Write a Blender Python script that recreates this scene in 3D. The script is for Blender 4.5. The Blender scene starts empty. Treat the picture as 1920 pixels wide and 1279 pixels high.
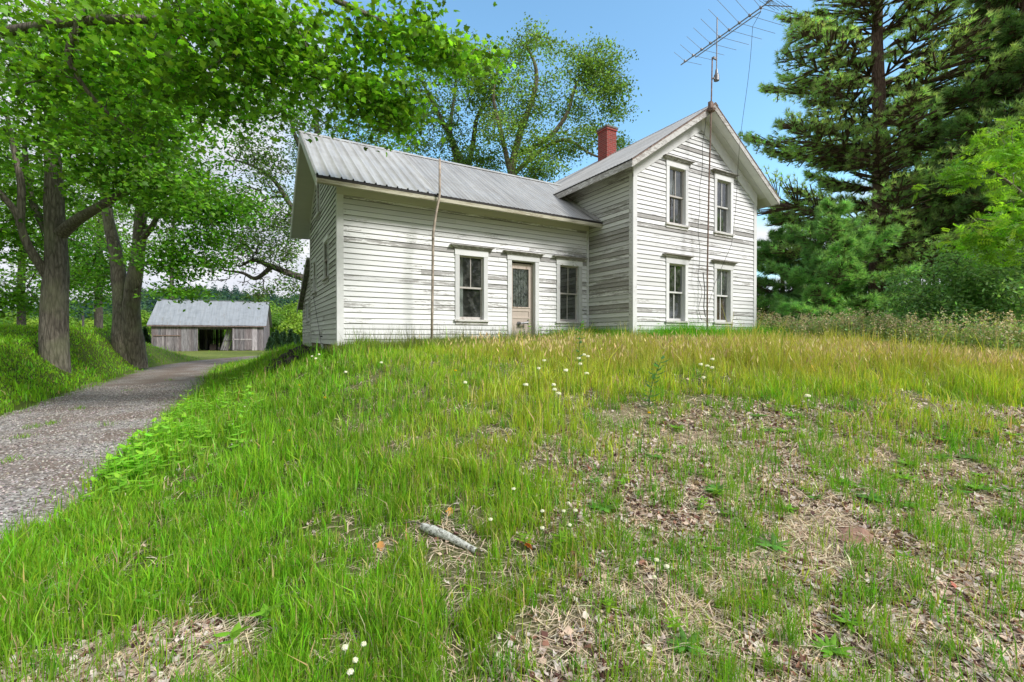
import bpy, math
import numpy as np
from mathutils import Matrix, Vector

# ------------------------------------------------------------------ camera, sky, sun
sc = bpy.context.scene
COL = sc.collection
YAW, PITCH = math.radians(30.34), math.radians(-0.48)
FPX, CX, CY, EYE = 858.4, 960.0, 639.5, 1.6
cam_d = bpy.data.cameras.new('camera'); cam = bpy.data.objects.new('camera', cam_d); COL.objects.link(cam)
cam.location = (0, 0, EYE); cam.rotation_euler = (math.pi/2 + PITCH, 0, -YAW)
cam_d.lens = 36*FPX/1920; cam_d.sensor_width = 36; cam_d.clip_end = 4000; cam_d.clip_start = .05
sc.camera = cam
sc.view_settings.view_transform = 'Standard'; sc.view_settings.look = 'None'
sc.view_settings.gamma = 1; sc.view_settings.exposure = 1.02
sc.cycles.use_denoising = True
sc.cycles.max_bounces = 7; sc.cycles.diffuse_bounces = 4; sc.cycles.glossy_bounces = 3
sc.cycles.transmission_bounces = 5; sc.cycles.transparent_max_bounces = 8

SUN_EL, SUN_AZ = math.radians(40), math.radians(-30)      # azimuth of the sun seen from the house front, towards +X
sd = Vector((math.cos(SUN_EL)*math.sin(-SUN_AZ), -math.cos(SUN_EL)*math.cos(SUN_AZ), math.sin(SUN_EL)))
sun_d = bpy.data.lights.new('sun', 'SUN'); sun = bpy.data.objects.new('sun', sun_d); COL.objects.link(sun)
sun_d.energy = 2.2; sun_d.angle = math.radians(14); sun_d.color = (1, .965, .915)
sun.rotation_euler = (-sd).to_track_quat('-Z', 'Y').to_euler(); sun.location = sd*60

world = bpy.data.worlds.new('World'); sc.world = world; world.use_nodes = True

def nodes(tree):
    N = tree.nodes; L = tree.links
    def new(t, **kw):
        n = N.new(t)
        for k, v in kw.items():
            if k in n.inputs: n.inputs[k].default_value = v
            else: setattr(n, k, v)
        return n
    def link(a, b): L.new(a, b)
    return new, link

def build_world():
    t = world.node_tree; t.nodes.clear(); new, link = nodes(t)
    sky = new('ShaderNodeTexSky'); sky.sky_type = 'NISHITA'; sky.sun_disc = False
    sky.sun_elevation = SUN_EL; sky.sun_rotation = math.atan2(sd.x, sd.y)
    sky.air_density = 1.0; sky.dust_density = 1.2; sky.ozone_density = 2.2
    tc = new('ShaderNodeTexCoord'); sep = new('ShaderNodeSeparateXYZ'); link(tc.outputs['Generated'], sep.inputs[0])
    zz = new('ShaderNodeMath', operation='MAXIMUM'); link(sep.outputs[2], zz.inputs[0]); zz.inputs[1].default_value = 0
    za = new('ShaderNodeMath', operation='ADD'); link(zz.outputs[0], za.inputs[0]); za.inputs[1].default_value = .22
    dx = new('ShaderNodeMath', operation='DIVIDE'); link(sep.outputs[0], dx.inputs[0]); link(za.outputs[0], dx.inputs[1])
    dy = new('ShaderNodeMath', operation='DIVIDE'); link(sep.outputs[1], dy.inputs[0]); link(za.outputs[0], dy.inputs[1])
    cb = new('ShaderNodeCombineXYZ'); link(dx.outputs[0], cb.inputs[0]); link(dy.outputs[0], cb.inputs[1])
    nz = new('ShaderNodeTexNoise'); nz.inputs['Scale'].default_value = 1.1; nz.inputs['Detail'].default_value = 9; nz.inputs['Roughness'].default_value = .56
    link(cb.outputs[0], nz.inputs['Vector'])
    # cloud cover grows towards the horizon; unseen cloud added behind viewer keeps light neutral
    vd = new('ShaderNodeVectorMath', operation='DOT_PRODUCT'); link(tc.outputs['Generated'], vd.inputs[0])
    vd.inputs[1].default_value = Vector((.62, .60, .50)).normalized()
    a1 = new('ShaderNodeMapRange'); link(vd.outputs['Value'], a1.inputs[0])
    a1.inputs[1].default_value = .62; a1.inputs[2].default_value = .97; a1.inputs[3].default_value = .30; a1.inputs[4].default_value = -.11
    h1 = new('ShaderNodeMapRange'); link(sep.outputs[2], h1.inputs[0])
    h1.inputs[1].default_value = .02; h1.inputs[2].default_value = .34; h1.inputs[3].default_value = .30; h1.inputs[4].default_value = 0
    s1 = new('ShaderNodeMath', operation='ADD'); link(a1.outputs[0], s1.inputs[0]); link(h1.outputs[0], s1.inputs[1])
    s2 = new('ShaderNodeMath', operation='ADD'); link(s1.outputs[0], s2.inputs[0]); link(nz.outputs[0], s2.inputs[1])
    m = new('ShaderNodeMapRange'); link(s2.outputs[0], m.inputs[0]); m.interpolation_type = 'SMOOTHSTEP'
    m.inputs[1].default_value = .50; m.inputs[2].default_value = .72; m.inputs[3].default_value = 0; m.inputs[4].default_value = 1
    n2 = new('ShaderNodeTexNoise'); n2.inputs['Scale'].default_value = 2.3; n2.inputs['Detail'].default_value = 7
    link(cb.outputs[0], n2.inputs['Vector'])
    cr = new('ShaderNodeValToRGB'); link(n2.outputs[0], cr.inputs[0])
    cr.color_ramp.elements[0].position = .35; cr.color_ramp.elements[0].color = (4.6, 4.9, 5.7, 1)
    cr.color_ramp.elements[1].position = .65; cr.color_ramp.elements[1].color = (6.6, 6.7, 7.0, 1)
    sk = new('ShaderNodeVectorMath', operation='MULTIPLY'); link(sky.outputs[0], sk.inputs[0]); sk.inputs[1].default_value = (1.75, 2.25, 2.15)
    mx = new('ShaderNodeMix', data_type='RGBA'); link(m.outputs[0], mx.inputs[0]); link(sk.outputs[0], mx.inputs[6]); link(cr.outputs[0], mx.inputs[7])
    bg = new('ShaderNodeBackground'); link(mx.outputs[2], bg.inputs[0]); bg.inputs[1].default_value = .075
    out = new('ShaderNodeOutputWorld'); link(bg.outputs[0], out.inputs[0])
build_world()

# ------------------------------------------------------------------ small maths
RV = np.array([math.cos(YAW), -math.sin(YAW), 0.]); FV = np.array([math.sin(YAW), math.cos(YAW), 0.]); UV = np.array([0, 0, 1.])
def at(px, py, d):
    """point at depth d on the ray of a photograph pixel"""
    x = (px-CX)/FPX; y = (CY-py)/FPX
    cp, sp = math.cos(PITCH), math.sin(PITCH)
    fz = sp + y*cp; ff = cp - y*sp
    k = d/ff
    return np.array([0, 0, EYE]) + RV*x*k + FV*d + UV*fz*k
def sstep(a, b, x):
    t = np.clip((np.asarray(x, float)-a)/(b-a), 0, 1); return t*t*(3-2*t)
def _h(i, j, s):
    n = (i.astype(np.int64)*374761393 + j.astype(np.int64)*668265263 + s*974711) & 0x7fffffff
    n = ((n ^ (n >> 13))*1274126177) & 0x7fffffff
    return ((n ^ (n >> 16)) & 0xffff)/65535.
def vnoise(x, y, s=0):
    x = np.asarray(x, float); y = np.asarray(y, float)
    i = np.floor(x); j = np.floor(y); fx = x-i; fy = y-j; fx = fx*fx*(3-2*fx); fy = fy*fy*(3-2*fy)
    a = _h(i, j, s); b = _h(i+1, j, s); c = _h(i, j+1, s); d = _h(i+1, j+1, s)
    return (a*(1-fx)+b*fx)*(1-fy) + (c*(1-fx)+d*fx)*fy
def fbm(x, y, s=0, o=4):
    r = 0; a = .5; t = 0
    for k in range(o):
        r = r + a*vnoise(x*2**k, y*2**k, s+k*17); t += a; a *= .5
    return r/t

DRIVE_HW = 1.38
def drive_c(Y): return -2.60 - .22*(1-sstep(3.5, 10, Y)) + np.where(Y > 27, (np.maximum(Y-27, 0))**2*.022, 0)
def H(X, Y, fine=True):
    X = np.asarray(X, float); Y = np.asarray(Y, float)
    t = X*FV[0] + Y*FV[1]
    F = (.87*sstep(.2, 9.0, t)+.13*sstep(7.5, 12.5, t))*sstep(-1.35, 2.5, X - np.where(Y > 27, (np.maximum(Y-27, 0))**2*.022, 0))
    F = F*(1 - .30*sstep(7, 14, X)*(1-sstep(2, 8, Y)))
    F = F*(1 - sstep(19, 33, Y)*(1-sstep(9, 16, X)))
    e = (drive_c(Y)-DRIVE_HW) - X
    G = (1.08+.50*sstep(19, 25, Y))*sstep(-.1, 2.1, e)*sstep(7, 15, Y+.25*e)*(1-sstep(29, 40, Y)) + .3*sstep(0, 2.0, e)*(1-sstep(29, 40, Y))
    G = G + .25*sstep(3, 12, e)*(1-sstep(29, 40, Y))
    z = .1 + 1.27*F + G
    # far hill
    dd = X*FV[0]+Y*FV[1]; rr = X*RV[0]+Y*RV[1]
    q_ = rr/np.maximum(dd, 1)
    hill = sstep(120, 330, dd)*(21 + 2.5*np.sin(rr/37.+1.1) + 1.5*np.sin(rr/19.+.4))*(.30+.70*sstep(-1.12, -.74, q_))*(1-.8*sstep(-.5, .1, q_))
    z = z + hill
    if fine:
        near = 1-sstep(20, 50, np.hypot(X, Y))
        on = 1-.75*sstep(DRIVE_HW+.3, DRIVE_HW-.1, np.abs(X-drive_c(Y)))
        z = z + near*on*((fbm(X*.9, Y*.9, 3)-.5)*.16 + (fbm(X*4, Y*4, 9, 3)-.5)*.05)
    return z
def lushness(X, Y):
    q = X - .30*(Y-4.2) + (fbm(X*.8, Y*.8, 21)-.5)*2.2
    L = 1 - sstep(.2, 2.5, q)
    L = np.maximum(L, sstep(-3.9, -4.3, X))
    t = X*FV[0]+Y*FV[1]
    L = np.maximum(L, sstep(3.6, 6.0, t+(fbm(X*1.1, Y*1.1, 27)-.5)*2.6)*.58); L = np.maximum(L, sstep(6.2, 8.3, t)*.95)
    L = np.maximum(L, .74*(1-litter_zone(X, Y)))
    L = np.maximum(L, .86*sstep(4.7, 5.9, t+(fbm(X*1.1, Y*1.1, 27)-.5)*2.)*sstep(2.5, 4.5, X))
    L = L*(1 - sstep(.75, .45, np.hypot((X+.66)/1.1, (Y-2.45)/.8)))
    return L
def litter_zone(X, Y):
    t = X*FV[0]+Y*FV[1]
    B = sstep(.7, 2.6, X-.55*(Y-1.6)+(fbm(X*1.3, Y*1.3, 29)-.5)*1.6)*(1-sstep(4.3, 5.9, t))
    return np.clip(B + .9*sstep(.85, .5, np.hypot((X+.66)/1.1, (Y-2.45)/.8)), 0, 1)
def on_drive(X, Y, m=0.): 
    return sstep(DRIVE_HW+.28+m, DRIVE_HW-.08+m, np.abs(X-drive_c(Y) + (fbm(X*.9, Y*.9, 5)-.5)*.6))
def ray_ground(px, py, h=0.):
    """where the ray of a pixel meets the ground"""
    d = .8
    while d < 200:
        p = at(px, py, d)
        if p[2] <= float(H(p[0], p[1])) + h: return p
        d += .03 if d < 15 else .3
    return p

# ------------------------------------------------------------------ object helpers
def link_obj(o, parent=None):
    COL.objects.link(o)
    if parent is not None:
        o.parent = parent
        o.matrix_parent_inverse = world_mat(parent).inverted()
    return o
def world_mat(o):
    m = o.matrix_basis.copy()
    if o.parent is not None: m = world_mat(o.parent) @ o.matrix_parent_inverse @ m
    return m
def tag(o, label=None, cat=None, group=None, kind=None):
    if label: o['label'] = label
    if cat: o['category'] = cat
    if group: o['group'] = group
    if kind: o['kind'] = kind
    return o
def empty(name, loc, label=None, cat=None, group=None):
    o = bpy.data.objects.new(name, None); o.location = [float(v) for v in loc]; o.empty_display_size = .2
    COL.objects.link(o); return tag(o, label, cat, group)
def mesh_np(name, V, F, mat, parent=None, col=None, smooth=False, mats=None, midx=None):
    """F: (n,k) array of equal-size faces, or a list of such arrays"""
    Fs = F if isinstance(F, list) else [F]
    me = bpy.data.meshes.new(name)
    V = np.ascontiguousarray(V, np.float32)
    me.vertices.add(len(V)); me.vertices.foreach_set('co', V.ravel())
    loops = np.concatenate([f.ravel() for f in Fs]).astype(np.int32)
    tot = np.concatenate([np.full(len(f), f.shape[1]) for f in Fs]).astype(np.int32)
    start = np.concatenate([[0], np.cumsum(tot)[:-1]]).astype(np.int32)
    me.loops.add(len(loops)); me.loops.foreach_set('vertex_index', loops)
    me.polygons.add(len(tot)); me.polygons.foreach_set('loop_start', start); me.polygons.foreach_set('loop_total', tot)
    if smooth: me.polygons.foreach_set('use_smooth', np.ones(len(tot), bool))
    for m_ in (mats or [mat]): me.materials.append(m_)
    if midx is not None: me.polygons.foreach_set('material_index', np.asarray(midx, np.int32))
    me.update(calc_edges=True)
    if col is not None:
        ca = me.color_attributes.new('Col', 'FLOAT_COLOR', 'POINT')
        c4 = np.ones((len(V), 4), np.float32); c4[:, :3] = col; ca.data.foreach_set('color', c4.ravel())
    o = bpy.data.objects.new(name, me)
    return link_obj(o, parent)
def copy_tree(root, loc, rz=0., s=1.):
    c = root.copy(); COL.objects.link(c); c.location = [float(v) for v in loc]; c.rotation_euler = (0, 0, rz)
    c.scale = (s, s, s) if not hasattr(s, '__len__') else s
    for ch in root.children:
        d = ch.copy(); COL.objects.link(d); d.parent = c
        for g in ch.children:
            e = g.copy(); COL.objects.link(e); e.parent = d
    return c

class MB:
    """collects boxes, prisms and tubes in one mesh; frame = (origin, u, n, w)"""
    def __init__(s, frame=None):
        s.V = []; s.F = []; s.C = []; s.G = []; s.n = 0; s.fr = frame
    def tr(s, P):
        P = np.asarray(P, float).reshape(-1, 3)
        if s.fr is None: return P
        o, u, n, w = s.fr
        return np.asarray(o)+P[:, :1]*u+P[:, 1:2]*n+P[:, 2:3]*w
    def add(s, P, F, c=(.45, .5, 0.)):
        P = s.tr(P); s.V.append(P); s.F += [tuple(i+s.n for i in f) for f in F]; s.G.append(len(F))
        s.C.append(np.tile(np.asarray(c, float), (len(P), 1))); s.n += len(P); return s
    def box(s, a0, a1, b0, b1, c0, c1, c=(.5, .5, .5)):
        P = [(x, y, z) for x in (a0, a1) for y in (b0, b1) for z in (c0, c1)]
        return s.add(P, [(0, 1, 3, 2), (4, 6, 7, 5), (0, 4, 5, 1), (2, 3, 7, 6), (0, 2, 6, 4), (1, 5, 7, 3)], c)
    def hexa(s, P, c=(.5, .5, .5)):      # 8 points: bottom ring 4, top ring 4
        return s.add(P, [(0, 3, 2, 1), (4, 5, 6, 7), (0, 1, 5, 4), (1, 2, 6, 5), (2, 3, 7, 6), (3, 0, 4, 7)], c)
    def tube(s, pts, r, k=8, c=(.5, .5, .5), cap=True):
        pts = np.asarray(pts, float); n = len(pts); r = np.broadcast_to(np.asarray(r, float), (n,))
        T = np.gradient(pts, axis=0); T /= np.linalg.norm(T, axis=1)[:, None]+1e-12
        ref = np.array([0, 0, 1.]) if abs(T[0][2]) < .8 else np.array([1., 0, 0])
        A = np.cross(T, ref); A /= np.linalg.norm(A, axis=1)[:, None]+1e-12; B = np.cross(T, A)
        a = np.arange(k)*2*math.pi/k
        R = pts[:, None, :] + (A[:, None, :]*np.cos(a)[None, :, None] + B[:, None, :]*np.sin(a)[None, :, None])*r[:, None, None]
        F = [(i*k+j, i*k+(j+1) % k, (i+1)*k+(j+1) % k, (i+1)*k+j) for i in range(n-1) for j in range(k)]
        if cap: F += [tuple(range(k))[::-1], tuple((n-1)*k+j for j in range(k))]
        return s.add(R.reshape(-1, 3), F, c)
    def build_each(s, name, mat, parent=None):
        base = 0
        for V, C, nf in zip(s.V, s.C, s.G):      # every board its own part
            m = MB(); m.V = [V]; m.C = [C]; m.n = len(V)
            m.F = [tuple(i-base for i in f) for f in s.F if base <= f[0] < base+len(V)]; base += len(V); m.build(name, mat, parent)
    def build(s, name, mat, parent=None, smooth=False):
        me = bpy.data.meshes.new(name); V = np.concatenate(s.V)
        me.from_pydata(V.tolist(), [], s.F); me.materials.append(mat)
        ca = me.color_attributes.new('Col', 'FLOAT_COLOR', 'POINT')
        c4 = np.ones((len(V), 4), np.float32); c4[:, :3] = np.concatenate(s.C); ca.data.foreach_set('color', c4.ravel())
        if smooth: me.polygons.foreach_set('use_smooth', np.ones(len(me.polygons), bool))
        me.update()
        return link_obj(bpy.data.objects.new(name, me), parent)

# ------------------------------------------------------------------ materials
def mat_base(name):
    m = bpy.data.materials.new(name); m.use_nodes = True; m.node_tree.nodes.clear()
    new, link = nodes(m.node_tree)
    out = new('ShaderNodeOutputMaterial'); b = new('ShaderNodeBsdfPrincipled'); link(b.outputs[0], out.inputs[0])
    return m, new, link, b, out
def coords(new, link, scale=(1, 1, 1)):
    tc = new('ShaderNodeTexCoord'); mp = new('ShaderNodeMapping'); mp.inputs['Scale'].default_value = scale
    link(tc.outputs['Object'], mp.inputs['Vector']); return mp.outputs[0]
def noise(new, link, vec, scale, detail=4, rough=.55, dist=0):
    n = new('ShaderNodeTexNoise'); n.inputs['Scale'].default_value = scale; n.inputs['Detail'].default_value = detail
    n.inputs['Roughness'].default_value = rough; n.inputs['Distortion'].default_value = dist
    if vec is not None: link(vec, n.inputs['Vector'])
    return n.outputs['Fac']
def ramp(new, link, fac, stops):
    r = new('ShaderNodeValToRGB'); link(fac, r.inputs[0]); e = r.color_ramp.elements
    while len(e) < len(stops): e.new(.5)
    for k, (p, c) in enumerate(stops):
        e[k].position = p; e[k].color = (*c, 1) if hasattr(c, '__len__') else (c, c, c, 1)
    return r.outputs[0]
def mix(new, link, fac, a, b, mode='MIX'):
    m = new('ShaderNodeMix', data_type='RGBA'); m.blend_type = mode
    for s_, v in ((0, fac), (6, a), (7, b)):
        if hasattr(v, 'is_linked'): link(v, m.inputs[s_])
        elif hasattr(v, '__len__'): m.inputs[s_].default_value = (*v, 1)
        else: m.inputs[s_].default_value = v
    return m.outputs[2]
def math_(new, link, op, a, b):
    m = new('ShaderNodeMath', operation=op)
    for i, v in enumerate((a, b)):
        if hasattr(v, 'is_linked'): link(v, m.inputs[i])
        else: m.inputs[i].default_value = v
    return m.outputs[0]
def bump(new, link, b, h, strength=.4, dist=.02):
    n = new('ShaderNodeBump'); n.inputs['Strength'].default_value = strength; n.inputs['Distance'].default_value = dist
    link(h, n.inputs['Height']); link(n.outputs[0], b.inputs['Normal'])
def simple(name, color, rough=.7, metal=0, var=.2, scale=8, spec=.3):
    m, new, link, b, out = mat_base(name)
    n = noise(new, link, coords(new, link), scale, 6, .6)
    c = ramp(new, link, n, [(.3, [v*(1-var) for v in color]), (.7, [min(1, v*(1+var)) for v in color])])
    link(c, b.inputs['Base Color']); b.inputs['Roughness'].default_value = rough; b.inputs['Metallic'].default_value = metal
    b.inputs['Specular IOR Level'].default_value = spec
    bump(new, link, b, n, .25, .01); return m
def paint(name, base=(.78, .78, .76), wood=(.30, .285, .26), stretch=(1.6, 1.6, 26), bias=0., rough=.75):
    """old white paint worn to grey wood; Col.r = wear of the board, Col.g = tone of the board"""
    m, new, link, b, out = mat_base(name)
    at_ = new('ShaderNodeAttribute'); at_.attribute_name = 'Col'; sp = new('ShaderNodeSeparateColor'); link(at_.outputs['Color'], sp.inputs[0])
    v = coords(new, link, stretch)
    n1 = noise(new, link, v, 1.0, 8, .68, .4)
    n2 = noise(new, link, coords(new, link, (9, 9, 55)), 1.0, 6, .7)
    big = noise(new, link, coords(new, link), .55, 3, .5)
    w = math_(new, link, 'ADD', math_(new, link, 'MULTIPLY', n1, .62), math_(new, link, 'MULTIPLY', n2, .38))
    w = math_(new, link, 'ADD', w, math_(new, link, 'MULTIPLY', math_(new, link, 'SUBTRACT', sp.outputs[0], .5), .42))
    w = math_(new, link, 'ADD', w, math_(new, link, 'MULTIPLY', math_(new, link, 'SUBTRACT', big, .5), .42))
    mask = new('ShaderNodeMapRange'); link(w, mask.inputs[0]); mask.inputs[1].default_value = .585-bias; mask.inputs[2].default_value = .635-bias
    # a thin chalky wash everywhere, chips where the mask is high
    chalk = ramp(new, link, n1, [(.3, base), (.75, [c*.86 for c in base])])
    tone = math_(new, link, 'ADD', .80, math_(new, link, 'MULTIPLY', sp.outputs[1], .30))
    tv = new('ShaderNodeVectorMath', operation='SCALE'); link(chalk, tv.inputs[0]); link(tone, tv.inputs['Scale'])
    gw = ramp(new, link, n2, [(.25, [c*.6 for c in wood]), (.7, [min(1, c*1.45) for c in wood])])
    mm = math_(new, link, 'MULTIPLY', mask.outputs[0], .85)
    col = mix(new, link, mm, tv.outputs[0], gw)
    col = mix(new, link, sp.outputs[2], col, (.055, .05, .045))  # Col.b: bare board edges, with shadow lines painted in dark
    link(col, b.inputs['Base Color']); b.inputs['Roughness'].default_value = rough; b.inputs['Specular IOR Level'].default_value = .2
    hh = math_(new, link, 'SUBTRACT', math_(new, link, 'MULTIPLY', n2, .5), math_(new, link, 'MULTIPLY', mask.outputs[0], .6))
    bump(new, link, b, hh, .5, .006)
    return m
def foliage(name, trans=.35, tint=(1, 1, 1), rough=.5, spec=.35):
    m, new, link, b, out = mat_base(name)
    at_ = new('ShaderNodeAttribute'); at_.attribute_name = 'Col'
    link(at_.outputs['Color'], b.inputs['Base Color']); b.inputs['Roughness'].default_value = rough
    b.inputs['Specular IOR Level'].default_value = spec
    tr = new('ShaderNodeBsdfTranslucent'); tv = new('ShaderNodeVectorMath', operation='MULTIPLY')
    link(at_.outputs['Color'], tv.inputs[0]); tv.inputs[1].default_value = (1.75*tint[0], 1.75*tint[1], .8*tint[2]); link(tv.outputs[0], tr.inputs[0])
    ms = new('ShaderNodeMixShader'); ms.inputs[0].default_value = trans
    link(b.outputs[0], ms.inputs[1]); link(tr.outputs[0], ms.inputs[2]); link(ms.outputs[0], out.inputs[0]); return m
def bark_mat(name, c0, c1, zs=2.2, strength=.9):
    m, new, link, b, out = mat_base(name)
    v = coords(new, link, (9, 9, zs))
    n = noise(new, link, v, 1.6, 9, .65, .8); n2 = noise(new, link, coords(new, link), 1.1, 3)
    vo = new('ShaderNodeTexVoronoi'); vo.feature = 'DISTANCE_TO_EDGE'; vo.inputs['Scale'].default_value = 1.5; link(coords(new, link, (8, 8, 1.1)), vo.inputs['Vector'])
    crack = ramp(new, link, vo.outputs['Distance'], [(0, 0.), (.16, 1.)])
    h = math_(new, link, 'ADD', math_(new, link, 'MULTIPLY', crack, .35), n)
    c = ramp(new, link, n, [(.3, c0), (.7, c1)])
    c = mix(new, link, math_(new, link, 'MULTIPLY', math_(new, link, 'SUBTRACT', 1., crack), .6), c, [v_*.45 for v_ in c0])
    moss = ramp(new, link, n2, [(.5, 0.), (.68, .45)])
    c = mix(new, link, moss, c, [c1[0]*.85, c1[1]*1.02, c1[2]*.72])
    link(c, b.inputs['Base Color']); b.inputs['Roughness'].default_value = .9; b.inputs['Specular IOR Level'].default_value = .15
    bump(new, link, b, h, strength, .035); return m

M = {}
M['siding'] = paint('weathered_siding', base=(.83, .835, .845), wood=(.26, .25, .24), bias=.012)
M['siding_worn'] = paint('worn_siding', base=(.66, .66, .62), wood=(.25, .235, .21), bias=.05)
M['trim'] = paint('old_trim_paint', base=(.78, .785, .79), stretch=(5, 5, 5), bias=-.02)
M['trim_worn'] = paint('worn_trim_paint', base=(.66, .65, .63), wood=(.27, .25, .23), stretch=(7, 7, 22), bias=.06)
M['soffit'] = paint('soffit_paint', base=(.66, .65, .56), wood=(.34, .31, .22), stretch=(1.2, 5, 5), bias=-.06)
M['fascia'] = paint('fascia_paint', base=(.50, .48, .38), wood=(.26, .23, .16), stretch=(2, 8, 30), bias=.05)
M['sash'] = paint('sash_paint', base=(.50, .47, .44), wood=(.24, .20, .17), stretch=(12, 12, 12), bias=.03)
M['sash_white'] = paint('sash_white', base=(.70, .70, .69), wood=(.3, .28, .26), stretch=(12, 12, 12), bias=-.02)
M['door_wood'] = paint('door_wood', base=(.55, .47, .41), wood=(.28, .21, .16), stretch=(14, 14, 5), bias=.0)
M['barn_wood'] = None
def barn_wood(name, a, b_, red=.0):
    m, new, link, b, out = mat_base(name)
    at_ = new('ShaderNodeAttribute'); at_.attribute_name = 'Col'
    n = noise(new, link, coords(new, link, (14, 14, 1.3)), 1.0, 7, .65, .3)
    n2 = noise(new, link, coords(new, link, (1, 1, .6)), .8, 4)
    c = ramp(new, link, n, [(.3, a), (.68, b_)])
    c = mix(new, link, 1., c, at_.outputs['Color'], 'MULTIPLY')
    c = mix(new, link, ramp(new, link, n2, [(.5, 0.), (.7, .3)]), c, (.17, .12, .125))
    link(c, b.inputs['Base Color']); b.inputs['Roughness'].default_value = .9; b.inputs['Specular IOR Level'].default_value = .1
    bump(new, link, b, n, .6, .02); return m
M['barn_wood'] = barn_wood('barn_boards', (.11, .10, .105), (.36, .33, .345))
def roof_metal(name, base, dark, rustiness=.25, rough=.48, metal=.35):
    m, new, link, b, out = mat_base(name)
    n = noise(new, link, coords(new, link, (7, .5, .5)), 1., 7, .6)
    n2 = noise(new, link, coords(new, link), 1.4, 6, .65)
    n3 = noise(new, link, coords(new, link, (26, 1.2, 1.2)), 1., 4, .6)
    c = ramp(new, link, n, [(.3, dark), (.66, base)])
    c = mix(new, link, ramp(new, link, n2, [(.45, 0.), (.72, .5)]), c, [v*.72 for v in dark])
    msk = math_(new, link, 'MULTIPLY', ramp(new, link, n3, [(.60, 0.), (.70, 1.)]), ramp(new, link, n2, [(.42, 0.), (.6, 1.)]))
    msk = math_(new, link, 'MULTIPLY', msk, rustiness)
    c = mix(new, link, msk, c, (.23, .16, .09))
    link(c, b.inputs['Base Color']); b.inputs['Metallic'].default_value = metal
    link(ramp(new, link, n2, [(.3, rough-.08), (.7, rough+.15)]), b.inputs['Roughness'])
    bump(new, link, b, n2, .12, .02); return m
M['roof'] = roof_metal('galvanised_roof', (.58, .575, .55), (.37, .365, .35))
M['roof_dark'] = roof_metal('galvanised_roof_older', (.50, .495, .475), (.31, .305, .295))
M['roof_barn'] = roof_metal('barn_roof_sheet', (.37, .40, .43), (.27, .30, .33), 1.)
M['rust'] = simple('rusty_iron', (.22, .155, .13), .8, .2, .5, 14)
M['grey_metal'] = simple('grey_metal', (.20, .20, .21), .5, .6, .25, 20)
M['alu'] = simple('dull_aluminium', (.26, .27, .29), .45, .7, .2, 25)
M['pole'] = simple('flaking_pipe', (.36, .30, .25), .8, .1, .55, 7)
M['wire'] = simple('black_wire', (.05, .05, .05), .6, 0, .2, 20)
M['dark'] = simple('dark_edge', (.035, .032, .03), .8, 0, .3, 12)
M['interior'] = simple('interior_plaster', (.22, .22, .21), .9, 0, .2, 2)
M['interior_dark'] = simple('interior_boards', (.07, .065, .06), .9, 0, .3, 3)
M['brown_board'] = simple('brown_board', (.17, .08, .035), .8, 0, .35, 5)
M['white_int'] = simple('inner_door_paint', (.62, .63, .6), .6, 0, .08, 4)
M['stone'] = simple('foundation_stone', (.30, .27, .23), .9, 0, .4, 6)
M['plank'] = simple('skirt_plank', (.26, .19, .13), .9, 0, .45, 9)
M['concrete_cap'] = simple('chimney_cap', (.16, .14, .12), .9, 0, .35, 12)
def brick_mat():
    m, new, link, b, out = mat_base('red_brick')
    tc = new('ShaderNodeTexCoord'); sp = new('ShaderNodeSeparateXYZ'); link(tc.outputs['Object'], sp.inputs[0])
    s = math_(new, link, 'ADD', sp.outputs[0], sp.outputs[1]); cb = new('ShaderNodeCombineXYZ'); link(s, cb.inputs[0]); link(sp.outputs[2], cb.inputs[1])
    br = new('ShaderNodeTexBrick'); link(cb.outputs[0], br.inputs['Vector']); br.inputs['Scale'].default_value = 1
    br.inputs['Brick Width'].default_value = .21; br.inputs['Row Height'].default_value = .073; br.inputs['Mortar Size'].default_value = .007
    br.inputs['Color1'].default_value = (.30, .035, .025, 1); br.inputs['Color2'].default_value = (.20, .022, .018, 1); br.inputs['Mortar'].default_value = (.26, .17, .14, 1)
    n = noise(new, link, coords(new, link), 9, 6)
    c = mix(new, link, ramp(new, link, n, [(.5, 0.), (.75, .5)]), br.outputs[0], (.12, .05, .04))
    link(c, b.inputs['Base Color']); b.inputs['Roughness'].default_value = .85
    bump(new, link, b, math_(new, link, 'SUBTRACT', n, br.outputs['Fac']), .6, .01); return m
M['brick'] = brick_mat()
def glass_mat():
    m, new, link, b, out = mat_base('old_window_glass')
    g = new('ShaderNodeBsdfGlossy'); g.inputs['Roughness'].default_value = .02; g.inputs['Color'].default_value = (.95, .97, 1, 1)
    t = new('ShaderNodeBsdfTransparent'); t.inputs[0].default_value = (.80, .83, .82, 1)
    lw = new('ShaderNodeLayerWeight'); lw.inputs['Blend'].default_value = .5; p3 = math_(new, link, 'POWER', lw.outputs['Facing'], 3.); fx_ = math_(new, link, 'ADD', math_(new, link, 'MULTIPLY', p3, .28), .085)
    n = noise(new, link, coords(new, link), 5, 3); bm = new('ShaderNodeBump'); bm.inputs['Strength'].default_value = .06; bm.inputs['Distance'].default_value = .02
    link(n, bm.inputs['Height']); link(bm.outputs[0], g.inputs['Normal'])
    dirt = new('ShaderNodeBsdfDiffuse'); dirt.inputs[0].default_value = (.35, .35, .33, 1)
    ms = new('ShaderNodeMixShader'); link(fx_, ms.inputs[0]); link(t.outputs[0], ms.inputs[1]); link(g.outputs[0], ms.inputs[2])
    d2 = noise(new, link, coords(new, link), 7, 6, .65)
    ms2 = new('ShaderNodeMixShader'); link(ramp(new, link, d2, [(.45, 0.03), (.8, .22)]), ms2.inputs[0]); link(ms.outputs[0], ms2.inputs[1]); link(dirt.outputs[0], ms2.inputs[2])
    link(ms2.outputs[0], out.inputs[0]); return m
M['glass'] = glass_mat()
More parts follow.
